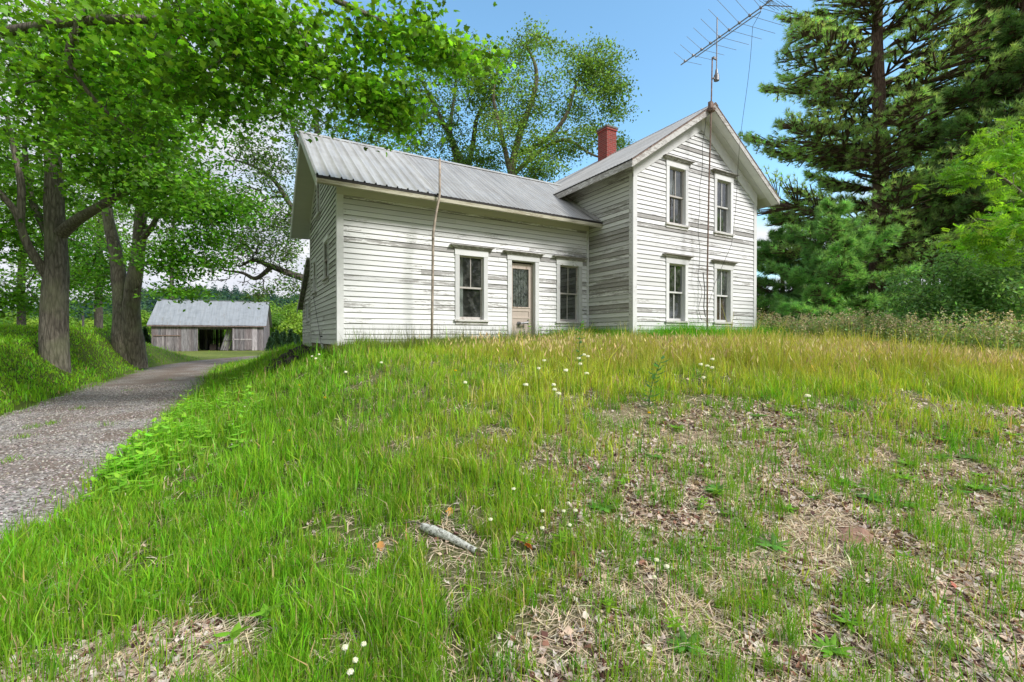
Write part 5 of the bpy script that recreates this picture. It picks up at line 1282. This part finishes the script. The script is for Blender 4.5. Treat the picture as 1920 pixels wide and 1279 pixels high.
def meadow():
    rg = np.random.default_rng(101)
    left0 = lambda X: sstep(-3.9, -4.4, X)
    # 1. the carpet of fine grass
    X, Y, t, r = wedge(rg, 620000, 1.0, 30)
    L = lushness(X, Y); dr = on_drive(X, Y)
    n1 = fbm(X*1.4, Y*1.4, 61); n2 = fbm(X*5, Y*5, 62, 3)
    dens = np.clip(.06+1.0*L, 0, 1)*np.clip(.12+.55*left0(X)+1.3*sstep(.33, .66, n2), 0, 1)
    dens = np.where(L < .72, dens*np.clip(sstep(.40, .60, n1)*1.4+.12, 0, 1), dens)*(1-dr)
    k = (rg.random(len(X)) < dens) & ~inside_house(X, Y) & clear_of(X, Y); X, Y, t, r, L, n1, n2 = [v[k] for v in (X, Y, t, r, L, n1, n2)]
    gold = sstep(2.2, 5.5, X-.15*Y)*sstep(5.6, 7.6, t)*(1-sstep(15, 17, X))*(1-.85*sstep(-1.9, -.9, Y-np.where(X < XB, YW, YM))*(X < XC+.6))
    left = sstep(-3.9, -4.4, X)
    seedp = np.exp(-(((X+.55-.08*(Y-5.5))/.55)**2+((Y-5.8)/1.9)**2)); hgt = (.038+.060*L+.045*n2)*(1-.45*seedp)*rg.uniform(.6, 1.35, len(X)); hgt = hgt*(1-gold)+gold*rg.uniform(.10, .30, len(X)); hgt = hgt*(1-.45*left)*(.74+.26*sstep(3, 5, t))
    hgt *= (1+.8*sstep(.52, .75, n1))*np.exp(rg.normal(0, .22, len(X)))*(.75+.6*n2)
    wid = .0028+.00085*t; wid = np.minimum(wid, .013)*rg.uniform(.7, 1.2, len(X))
    wid = wid*(1+.7*left); bw = rg.random(len(X)) < .14; wid[bw] *= 2.0; hgt[bw] *= 1.3
    c = hue(rg, len(X), (.15, .365, .018), .32)*(.72+.6*fbm(X*2.3, Y*2.3, 65, 3))[:, None]
    c = c*(1+.25*left[:, None]*np.array([[1.3, .9, 1.]]))
    yel = hue(rg, len(X), (.40, .48, .045), .25); rightw = sstep(-.5, 2.0, X-.2*Y); mixy = np.clip((sstep(.42, .7, fbm(X*.7, Y*.7, 71))*.5+.42)*(1-left)*rightw+.10+rg.normal(0, .22, len(X)), 0, 1)[:, None]
    c = c*(1-mixy)+yel*mixy
    gld = hue(rg, len(X), (.47, .44, .085), .2); gn = (gold*np.clip(.20+1.0*fbm(X*.8, Y*1.6, 81), 0, 1)*.8)[:, None]; c = c*(1-gn)+gld*gn
    dryk = rg.random(len(X)) < (.06+.22*(1-L))*(1-.8*left); c[dryk] = hue(rg, dryk.sum(), (.50, .40, .20), .22)
    blades('meadow_grass', rg, X, Y, hgt, wid, c, .55, 'rough green and straw coloured grass covering the rise and the bank', tipdry=(gold*rg.random(len(X))*.9))
    # 2. clumps of taller blades on the thin litter ground
    cx_, cy_, ct, cr_ = wedge(rg, 2500, 1.4, 8.5, .8); Lc = lushness(cx_, cy_); k = (on_drive(cx_, cy_, .1) < .3) & (rg.random(len(cx_)) < .35+.65*(1-Lc)) & ~inside_house(cx_, cy_) & clear_of(cx_, cy_)
    cx_, cy_, ct = cx_[k], cy_[k], ct[k]; m = 26; big = rg.uniform(.35, 1.25, len(cx_))**1.2
    X = np.repeat(cx_, m)+rg.normal(0, .035, len(cx_)*m)*np.repeat(big, m)*1.3; Y = np.repeat(cy_, m)+rg.normal(0, .035, len(cx_)*m)*np.repeat(big, m)*1.3
    hg = np.repeat(.06+.15*big, m)*rg.uniform(.4, 1.15, len(X)); wd = (.0034+.0006*np.repeat(ct, m))*rg.uniform(.7, 1.3, len(X))
    tone = np.repeat(rg.random(len(cx_)), m)[:, None]; c = hue(rg, len(X), (.10, .31, .018), .25)*(1-tone*.8)+hue(rg, len(X), (.28, .42, .04), .2)*tone*.8
    k2 = rg.random(len(X)) < .10; c[k2] = hue(rg, k2.sum(), (.40, .32, .18), .2)
    blades('grass_tufts', rg, X, Y, hg, wd, c, .62, 'scattered taller green tufts growing through the dry leaf litter')
    # 3. dry straw lying on the ground
    X, Y, t, r = wedge(rg, 150000, 1.1, 9.5, .9); L = lushness(X, Y); k = (rg.random(len(X)) < (1-L)*.9+.10) & (on_drive(X, Y) < .3); X, Y, t = X[k], Y[k], t[k]
    n = len(X); a = rg.normal(.4, 1.0, n); ln = rg.uniform(.05, .17, n); b = np.stack([X, Y, H(X, Y)+rg.uniform(.002, .02, n)], 1); d = np.stack([np.cos(a), np.sin(a), rg.normal(0, .12, n)], 1)*ln[:, None]
    s_ = np.stack([-np.sin(a), np.cos(a), 0*a], 1)*((.0014+.00035*t)*rg.uniform(.7, 1.4, n))[:, None]; mid = b+d*.5+np.array([0, 0, 1.])*(ln*.06)[:, None]+s_*rg.normal(0, 3, (n, 1)); e = b+d; e[:, 2] = np.maximum(e[:, 2], H(e[:, 0], e[:, 1])+.003)
    V = np.stack([b-s_, b+s_, mid-s_, mid+s_, e], 1); c = hue(rg, n, (.60, .50, .37), .28, .05)
    o = mesh_np('straw', V.reshape(-1, 3), (BL_F[None]+(np.arange(n)*5)[:, None, None]).reshape(-1, 3), M['dry'], col=np.repeat(c, 5, 0)); tag(o, 'dry pale straw lying flat between the tufts', 'straw', kind='stuff')
    # 4. dead leaves
    X, Y, t, r = wedge(rg, 130000, 1.1, 9, .9); L = lushness(X, Y); q = fbm(X*1.9, Y*1.9, 91)
    k = (rg.random(len(X)) < np.clip(litter_zone(X, Y)*1.1*sstep(.32, .56, q)+.10*(1-L)*sstep(.45, .6, q)+.012, 0, 1)) & (on_drive(X, Y) < .6); X, Y, t = X[k], Y[k], t[k]; n = len(X)
    T = np.array([(0, 0, .1), (-.5, -.1, .0), (-.15, .55, .22), (.2, .5, -.02), (.55, .05, .2), (.1, -.5, .02)]); FF = np.array([(0, 1, 2), (0, 2, 3), (0, 3, 4), (0, 4, 5), (0, 5, 1)])
    nr = rg.normal(0, .45, (n, 3)); nr[:, 2] = 1; B = rot_basis(nr, rg.uniform(0, 6.28, n)); sc3 = (rg.uniform(.013, .038, n)*(1+.03*t))[:, None]*np.stack([rg.uniform(.5, 1.1, n), rg.uniform(.7, 1.4, n), rg.uniform(.5, 2.5, n)], 1)
    V, F = scatter(T, FF, np.stack([X, Y, H(X, Y)+rg.uniform(.004, .022, n)], 1), B, sc3)
    pal = np.array([(.50, .41, .36), (.62, .55, .50), (.16, .08, .065), (.27, .14, .10), (.62, .48, .37), (.08, .045, .04)]); c = pal[rg.choice(6, n, p=[.24, .27, .16, .11, .12, .10])]*(1+rg.normal(0, .15, (n, 1)))
    o = mesh_np('leaf_litter', V, F, M['dry'], col=np.repeat(np.clip(c, .01, .9), 6, 0)); tag(o, 'grey pink and brown dead leaves strewn over thin ground', 'dead leaves', kind='stuff')
    # 5. tall rank grass and seed stalks along the foot of the walls
    u = rg.uniform(XA-.2, XC+1.2, 30000); v = np.abs(rg.normal(0, .42, len(u))); X = u; yw = np.where(u < XB, YW, YM); Y = yw-.06-v
    Xs = XB-.05-np.abs(rg.normal(0, .3, 3500)); Ys = rg.uniform(YM, YW, 3500); X = np.r_[X, Xs]; Y = np.r_[Y, Ys]
    k = ~inside_house(X, Y); X, Y = X[k], Y[k]; n = len(X); lush = sstep(6.6, 9, X)
    hg = rg.uniform(.24, .62, n)*(1-.40*(1-lush))*(.7+.6*fbm(X*1.3, Y*0, 33)); c = hue(rg, n, (.12, .36, .014), .22)*lush[:, None]+hue(rg, n, (.19, .25, .05), .22)*(1-lush)[:, None]
    k = rg.random(n) > .35*(1-lush)
    blades('wall_foot_grass', rg, X[k], Y[k], hg[k], np.full(k.sum(), .010), c[k], .35, 'rank dark green grass growing against the house wall')
    u = rg.uniform(XA+.1, 8.9, 900); Y = YW-.1-np.abs(rg.normal(0, .18, len(u))); n = len(u)
    blades('seed_stalks', rg, u, Y, rg.uniform(.35, .72, n), np.full(n, .009), hue(rg, n, (.17, .20, .11), .25), .28, 'thin grey green seed stalks standing before the long wing wall')
    # 6. golden stalks with seed heads on the brow
    X, Y, t, r = wedge(rg, 60000, 6.6, 14, .9); g = sstep(1.8, 4.5, X-.1*Y)*sstep(6.4, 7.6, t)*(1-.75*sstep(9.5, 11.5, t)); g = g*np.clip(.2+1.5*(fbm(X*.9, Y*.9, 44)-.25), 0, 1)
    k = (rg.random(len(X)) < g*.62) & ~inside_house(X, Y, 1.5); X, Y, t = X[k], Y[k], t[k]; n = len(X); hg = rg.uniform(.18, .42, n)
    blades('golden_grass', rg, X, Y, hg, np.full(n, .0065), hue(rg, n, (.40, .40, .07), .2), .32, 'golden ripening grass along the brow before the house', tipdry=rg.uniform(.6, 1, n))
    Z = H(X, Y)+hg*.9; k = rg.random(n) < .7; p_ = np.stack([X, Y, Z], 1)[k]; m = len(p_); B = rot_basis(rg.normal(size=(m, 3)), rg.uniform(0, 6, m)); nr = rg.normal(0, .3, (m, 3)); nr[:, 2] = 1
    dn = nr/np.linalg.norm(nr, axis=1)[:, None]; xx = np.cross(dn, rg.normal(size=(m, 3))); xx /= np.linalg.norm(xx, axis=1)[:, None]; B = np.stack([xx, dn, np.cross(xx, dn)], 2)
    V, F = scatter(np.array([(0, -.3, 0), (.12, .2, .05), (0, 1, 0), (-.12, .2, -.05)]), np.array([(0, 1, 2), (0, 2, 3)]), p_, B, rg.uniform(.05, .10, m))
    o = mesh_np('grass_seed_heads', V, F, M['dry'], col=np.repeat(hue(rg, m, (.58, .46, .24), .2, .06), 4, 0)); tag(o, 'tan seed heads above the golden grass on the brow', 'seed heads', kind='stuff')
    # small tufts on the drive and ragged growth along its edges
    X = []; Y = []
    for (px_, py_) in ((40, 825), (65, 805), (98, 798), (20, 870), (150, 770), (240, 735), (320, 715), (205, 800)):
        p_ = ray_ground(px_, py_); n = 60 if px_ < 160 else 26; X.append(p_[0]+rg.normal(0, .07, n)); Y.append(p_[1]+rg.normal(0, .10, n))
    yy = 2.5+rg.random(2600)**1.2*24; sg = rg.choice([-1, 1], 2600); X.append(drive_c(yy)+sg*(DRIVE_HW-np.abs(rg.normal(0, .16, 2600)))); Y.append(yy); X = np.concatenate(X); Y = np.concatenate(Y); n = len(X)
    blades('verge_grass', rg, X, Y, rg.uniform(.03, .11, n), np.full(n, .007), hue(rg, n, (.17, .33, .03), .3), .8, 'short ragged grass creeping over the edges of the gravel', z0=.03)
    # 7. loose stones on the drive
    X = drive_c(rg.uniform(3, 16, 26000)); Y = 3+rg.random(26000)**1.5*15; X = drive_c(Y)+rg.uniform(-1.6, 1.6, 26000); k = on_drive(X, Y) > .4; X, Y = X[k], Y[k]; n = len(X)
    T = np.array([(1, 0, 0), (-.3, .9, .1), (-.8, -.6, 0), (.1, 0, .7), (.2, -.9, .1)]); FF = np.array([(0, 1, 3), (1, 2, 3), (2, 4, 3), (4, 0, 3)])
    Xl = X-drive_c(Y); zz = dz(Xl, Y)[1]; B = rot_basis(np.tile([0., 0, 1.], (n, 1))+rg.normal(0, .2, (n, 3)), rg.uniform(0, 6.28, n))
    V, F = scatter(T, FF, np.stack([X, Y, zz], 1), B, rg.uniform(.007, .019, n)); v = rg.uniform(.10, .62, n)[:, None]; c = v*np.array([[1, .91, .87]])*(1+rg.normal(0, .05, (n, 3)))
    o = mesh_np('loose_gravel', V, F, M['dry'], col=np.repeat(np.clip(c, .02, .9), 5, 0)); tag(o, 'loose grey stones scattered over the drive', 'gravel', kind='stuff')
meadow()

# ------------------------------------------------------------------ weeds, flowers, small things
WR = np.random.default_rng(55)
def leafy_plant(name, h, nl, size, base, tmpl, spread=.5, whorl=2, stem=.006, upn=.9, top=None):
    r = empty(name, (0, 0, 0)); rg = WR
    s_ = MB(); pts = [(0, 0, -.05), (rg.normal(0, .04)*h, rg.normal(0, .04)*h, h*.5), (rg.normal(0, .07)*h, rg.normal(0, .07)*h, h)]; c = spline(pts, 4)
    s_.tube(c[:-1], np.linspace(stem*.8, stem*.3, len(c)-1), 5, (.28, .45, .08)); s_.build('stem', M['leaf'], r)
    P = []; Dv = []; S = []
    for k in range(nl):
        q = (k//whorl+.6)/(nl/whorl+.2); o_ = c[min(int(q*(len(c)-1)), len(c)-1)]; a = (k % whorl)*2*math.pi/whorl+(k//whorl)*1.3+rg.normal(0, .25)
        P.append(o_); Dv.append([math.cos(a), math.sin(a), rg.uniform(.0, .6)]); S.append(size*(1.1-.45*q)*rg.uniform(.8, 1.2))
    P = np.array(P); Dv = np.array(Dv); Dv /= np.linalg.norm(Dv, axis=1)[:, None]; x = np.cross(Dv, [0, 0, 1.]); x /= np.linalg.norm(x, axis=1)[:, None]; z = np.cross(x, Dv)
    V, F = scatter(tmpl[0], tmpl[1], P, np.stack([x, Dv, z], 2), np.array(S)); mesh_np('leaves', V, F, M['leaf'], r, col=jit_cols(rg, len(P), len(tmpl[0]), base, .15, .06))
    return r
def spread_copies(protos, pts, label, cat, group, smin=.75, smax=1.3):
    for k, p_ in enumerate(pts):
        o = protos[k] if k < len(protos) else copy_tree(protos[k % len(protos)], (0, 0, 0))
        o.location = [float(v) for v in p_]; s_ = WR.uniform(smin, smax); o.scale = (s_, s_, s_); o.rotation_euler = (0, 0, WR.uniform(0, 6.28)); tag(o, label, cat, group)
def px_ground(px, py): p_ = ray_ground(px, py); return np.array([p_[0], p_[1], gz(p_)])
# broad pale leaved seedlings on the bank by the drive
pr = [leafy_plant('broadleaf_seedling', .17+.03*k, 8, .10, (.27, .55, .05), OVAL, upn=1) for k in range(4)]
pts = []
while len(pts) < 170:
    q = WR.random(); px = 150+260*q+WR.normal(0, 55); py = 905-165*q+WR.normal(0, 38)
    p_ = px_ground(px, py)
    if on_drive(p_[0], p_[1]) < .3: pts.append(p_)
spread_copies(pr, pts, 'bright green broad leaved seedling on the grassy bank beside the drive', 'seedling', 'broad leaved seedlings on the bank', .95, 1.65)
pr = [leafy_plant('wild_seedling', .10, 6, .08, (.17, .40, .03), OVAL)]
spread_copies(pr, [px_ground(*q) for q in ((275, 1150), (500, 1190), (565, 1225), (930, 870), (435, 1235), (1170, 925))], 'lone pale green seedling rising from the litter in the foreground', 'seedling', 'lone seedlings in the foreground')
# rosettes of weeds in the sparse lawn
pr = [leafy_plant('weed_rosette', .05, 13, .085, (.18, .40, .04), LANCE, whorl=13), leafy_plant('weed_rosette', .10, 15, .07, (.22, .44, .03), LANCE, whorl=5), leafy_plant('weed_rosette', .05, 12, .10, (.14, .32, .06), LANCE, whorl=12)]
pts = [px_ground(WR.uniform(1180, 1900), WR.uniform(770, 960)) for _ in range(46)]+[px_ground(WR.uniform(700, 1900), WR.uniform(900, 1240)) for _ in range(22)]+[px_ground(1630, 945)]
spread_copies(pr, pts, 'low green weed rosette in the thin dry lawn', 'weed', 'weed rosettes in the thin lawn', .6, 1.3)
# leafy weeds against the wall
pr = [leafy_plant('leafy_weed', .60+.1*k, 30, .13, (.17, .42, .02), OVAL, whorl=3, stem=.008) for k in range(3)]
pts = []
for _ in range(40): x = WR.uniform(7.3, 8.95); pts.append((x, YW-WR.uniform(.15, .8)))
for _ in range(120): x = WR.uniform(9.0, 15.6); pts.append((x, YM-WR.uniform(.12, .95)))
for _ in range(10): pts.append((WR.uniform(5.5, 7.3), YW-WR.uniform(.2, .5)))
spread_copies(pr, [np.array([x, y, float(H(x, y))]) for x, y in pts], 'leafy green weed growing against the foot of the house wall', 'weed', 'leafy weeds along the house wall', .5, 1.0)
# the rough strip of tall seeding weeds at the right
def tall_weeds():
    rg = WR; n = 3600; q = rg.random(n); a = at(1400, 620, 16.5); m_ = at(1640, 640, 13.5); e = at(2150, 680, 10.2)
    c = np.where(q[:, None] < .5, a+(m_-a)*q[:, None]*2, m_+(e-m_)*(q[:, None]*2-1)); X = c[:, 0]+rg.normal(0, .55, n); Y = c[:, 1]+rg.normal(0, .55, n)
    k = ~inside_house(X, Y, .2); X, Y = X[k], Y[k]; n = len(X); hg = rg.uniform(.35, 1.0, n)*(.45+1.1*fbm(X*.9, Y*.9, 52)); Z = H(X, Y)
    blades('weed_strip_grass', rg, np.repeat(X, 6)+rg.normal(0, .1, n*6), np.repeat(Y, 6)+rg.normal(0, .1, n*6), np.repeat(hg, 6)*rg.uniform(.4, .9, n*6), np.full(n*6, .011), hue(rg, n*6, (.18, .28, .07), .25), .4, 'dense grey green growth under the seeding weeds by the shrub')
    # leaves up the stems and loose plumes
    m = 7; cp = np.repeat(np.stack([X, Y, Z], 1), m, 0); f_ = rg.random(n*m); cp[:, 2] += np.repeat(hg, m)*f_; cp[:, :2] += rg.normal(0, .04, (n*m, 2))
    B = rot_basis(rg.normal(size=(n*m, 3)), rg.uniform(0, 6, n*m)); V, F = scatter(DIA[0], DIA[1], cp, B, rg.uniform(.05, .11, n*m)); col = hue(rg, n*m, (.24, .34, .14), .2)
    o = mesh_np('weed_strip_leaves', V, F, M['leaf'], col=np.repeat(col, 4, 0)); tag(o, 'small pale leaves of the weeds in front of the evergreens', 'weeds', kind='stuff')
    k = rg.random(n) < .42; Xp, Yp, Zp, hp = X[k], Y[k], Z[k], hg[k]; n2 = len(Xp); m = 16; cp = np.repeat(np.stack([Xp, Yp, Zp+hp], 1), m, 0); f_ = rg.uniform(-.28, .06, n2*m); cp[:, 2] += f_; cp[:, :2] += rg.normal(0, .03, (n2*m, 2))
    B = rot_basis(rg.normal(size=(n2*m, 3)), rg.uniform(0, 6, n2*m)); V, F = scatter(DIA[0], DIA[1], cp, B, rg.uniform(.03, .06, n2*m)); col = hue(rg, n2*m, (.62, .52, .34), .2, .06)
    o = mesh_np('weed_plumes', V, F, M['dry'], col=np.repeat(col, 4, 0)); tag(o, 'beige plumes of the seeding weeds in front of the evergreens', 'weed plumes', kind='stuff')
    blades('weed_stalks', rg, Xp, Yp, hp, np.full(n2, .010), hue(rg, n2, (.36, .30, .18), .2), .12, 'straight tan stalks carrying the beige plumes')
tall_weeds()
# flowers
def flower(name, label, cat, group, pts, col, hr, hh, disc=True):
    first = None
    for k, (px, py) in enumerate(pts):
        if first is None:
            r = empty(name, (0, 0, 0)); s_ = MB(); s_.tube([(0, 0, -.03), (.008, .004, hh*.5), (0, 0, hh)], [.0032, .0028, .0022], 5, (.14, .26, .06)); s_.build('stem', M['leaf'], r)
            P = []; F = []; rg = WR
            n = 26; u = rg.normal(size=(n*3, 3)); u[:, 2] = np.abs(u[:, 2])*.55; u /= np.linalg.norm(u, axis=1)[:, None]; pos = np.array([0, 0, hh-.004])+u*np.array([1, 1, .55])*hr*.62; B = rot_basis(u+rg.normal(0, .3, u.shape), rg.uniform(0, 6.28, len(u)))
            V, F = scatter(DIA[0]-[0, .5, 0], DIA[1], pos, B, np.full(len(u), hr*.85)); mesh_np('blossom', V, F, M['petal'], r, col=jit_cols(rg, len(u), 4, col, .06, .02)); first = r; o = r
        else: o = copy_tree(first, (0, 0, 0))
        p_ = ray_ground(px, py, hh); o.location = (float(p_[0]), float(p_[1]), gz(p_)); d = p_@FV; s_ = WR.uniform(.8, 1.15); 
        o.scale = (s_, s_, 1); o.rotation_euler = (0, 0, WR.uniform(0, 6)); tag(o, label, cat, group)
flower('wildflower', 'single white round headed flower standing in the thin grass', 'flower', 'white flowers in the grass',
       [(1066, 945), (1079, 957), (1057, 957), (1017, 957), (1017, 989), (1068, 989), (963, 920), (920, 974), (647, 1218), (682, 1207), (666, 1237), (657, 1266), (1231, 1051), (1227, 1081), (1250, 1063), (1366, 763), (1327, 774), (1325, 808), (1290, 787), (1856, 1077), (437, 795), (459, 763), (469, 774)], (.80, .80, .77), .017, .17)
flower('field_daisy', 'small white flower on the brow below the house', 'flower', 'white flowers on the brow',
       [(1095, 665), (1088, 682), (1100, 700), (1040, 730), (1010, 691), (1061, 694), (1020, 676), (986, 721), (872, 717), (715, 680), (648, 698), (1314, 683), (1326, 687), (1335, 689), (1319, 708), (1336, 674), (1514, 743), (1102, 668), (1085, 672), (1047, 738), (1038, 722), (585, 668), (592, 672), (598, 665)], (.82, .82, .80), .034, .34)
flower('dandelion', 'small yellow flower low in the grass', 'flower', 'yellow flowers in the grass', [(854, 695), (1217, 775), (562, 722), (542, 808), (610, 745)], (.75, .52, .02), .024, .13)
# a thistle and a tall white flowered weed
def spiky(name, label, px, py, h, lean):
    p_ = px_ground(px, py); r = empty(name, p_, label, 'weed'); rg = WR; c = spline([p_-[0, 0, .04], p_+[lean*.3, 0, h*.5], p_+[lean, 0, h]], 6)
    s_ = MB(); s_.tube(c, np.linspace(.008, .003, len(c)), 5, (.12, .2, .06)); P = []; D = []
    for k in range(30):
        o_ = c[int(len(c)*(.1+.88*k/30))]; a = k*2.4; P.append(o_); D.append([math.cos(a), math.sin(a), .5])
    s_.build('stem', M['leaf'], r); P = np.array(P); D = np.array(D); D /= np.linalg.norm(D, axis=1)[:, None]; x = np.cross(D, [0, 0, 1.]); x /= np.linalg.norm(x, axis=1)[:, None]
    V, F = scatter(DIA[0]*[.6, 1, 1], DIA[1], P, np.stack([x, D, np.cross(x, D)], 2), rg.uniform(.07, .16, 30)); mesh_np('leaves', V, F, M['leaf'], r, col=jit_cols(rg, 30, 4, (.09, .22, .06), .15, .05))
spiky('thistle', 'dark narrow leaved thistle leaning right in the middle of the brow', 1215, 765, .55, .22)
spiky('tall_weed', 'tall pale flowering weed standing between the door and the right hand window', 1085, 700, .75, .04)
# fallen branch
def log():
    a = px_ground(792, 1000); b_ = px_ground(893, 1040); a[2] += .03; b_[2] += .012; o = empty('fallen_branch', (a+b_)/2, 'short lichen covered broken branch lying in the foreground litter', 'branch')
    mid = (a+b_)/2+[0, 0, .008]
    limb_mesh('wood', [(np.array([a, a*.6+mid*.4, mid, b_]), [.022, .031, .026, .016])], M['lichen'], o, k=14, rough=.13, seed=4)
    limb_mesh('twig', [(np.array([a+[0, 0, .01], a+[-.05, .03, .03], a+[-.12, .03, .035]]), [.006, .005, .003])], M['bark_dark'], o, k=6)
def lichen():
    m, new, link, b, out = mat_base('lichen_bark'); n = noise(new, link, coords(new, link), 42, 6, .7)
    link(ramp(new, link, n, [(.40, (.10, .085, .07)), (.48, (.42, .44, .38)), (.6, (.66, .67, .62))]), b.inputs['Base Color']); b.inputs['Roughness'].default_value = .95; bump(new, link, b, n, .9, .01); return m
M['lichen'] = lichen(); log()
def rock(name, label, cat, p_, r3, mat, seed, group=None, jag=.3):
    import bmesh
    bm = bmesh.new(); bmesh.ops.create_icosphere(bm, subdivisions=4, radius=1); 
    for v in bm.verts:
        n = float(fbm(v.co.x*1.6+seed*7, v.co.y*1.6+v.co.z*1.9, seed, 4))-.5; n2 = abs(float(vnoise(v.co.z*1.1+seed, v.co.x*1.3-v.co.y, seed+4))-.5)
        v.co *= 1+n*jag*2.2-n2*jag; v.co.x *= r3[0]; v.co.y *= r3[1]; v.co.z *= r3[2]
    me = bpy.data.meshes.new(name); bm.to_mesh(me); bm.free(); me.materials.append(mat); o = bpy.data.objects.new(name, me); o.location = [float(v) for v in p_]; o.rotation_euler = (0, 0, seed*1.1); COL.objects.link(o); tag(o, label, cat, group)
M['char'] = simple('charred_rock', (.045, .038, .032), .95, 0, .75, 9); M['tan'] = simple('tan_stone', (.36, .26, .15), .9, 0, .25, 12); M['dirt'] = simple('loose_dirt', (.27, .165, .12), 1, 0, .35, 30)
rk = np.random.default_rng(9)
for k, (x, y, s_) in enumerate([(.80, 12.9, .20), (1.05, 12.5, .20), (1.35, 12.9, .22), (1.55, 12.4, .15), (1.2, 13.3, .24), (.75, 13.5, .2), (1.0, 13.9, .25), (1.4, 13.8, .26), (1.2, 14.4, .22), (.55, 13.1, .16), (.8, 14.2, .2)]):
    rock('rubble_stone', 'dark broken stone in the rubble heap beside the house corner', 'stone', (x, y, float(H(x, y))+s_*.35), (s_*1.2, s_*.8, s_*.75), M['char'], k+1, 'rubble heap by the house', .42)
p_ = px_ground(1551, 1074); rock('field_stone', 'smooth tan stone sunk in the litter at lower right', 'stone', p_, (.055, .04, .022), M['tan'], 21, None, .12)
p_ = px_ground(1600, 1000); rock('dirt_mound', 'low bare heap of reddish loose dirt at right', 'dirt heap', p_-[0, 0, .02], (.17, .11, .05), M['dirt'], 23, None, .3)
def fallen(px, py, col, label, s_):
    p_ = px_ground(px, py); T, F = MAPLE; B = rot_basis(np.array([[.4, -.5, .7]]), np.array([px*.1])); V, F = scatter(T*np.array([1, 1, 1.8]), F, p_[None]+[0, 0, .03], B, np.array([s_])); o = mesh_np('fallen_leaf', V, F, M['dry'], col=np.tile(col, (len(V), 1))); tag(o, label, 'leaf')
fallen(845, 962, (.50, .26, .06), 'curled golden brown dead leaf above the broken branch', .10); fallen(716, 1024, (.48, .24, .08), 'orange brown dead leaf left of the broken branch', .08)
fallen(994, 1040, (.50, .12, .03), 'vivid orange red dead leaf right of the broken branch', .07); fallen(1104, 885, (.25, .06, .03), 'dark red dead leaf higher up the slope near the centre', .09)
fallen(1785, 1105, (.45, .16, .12), 'pale red dead leaf near the right edge', .07)
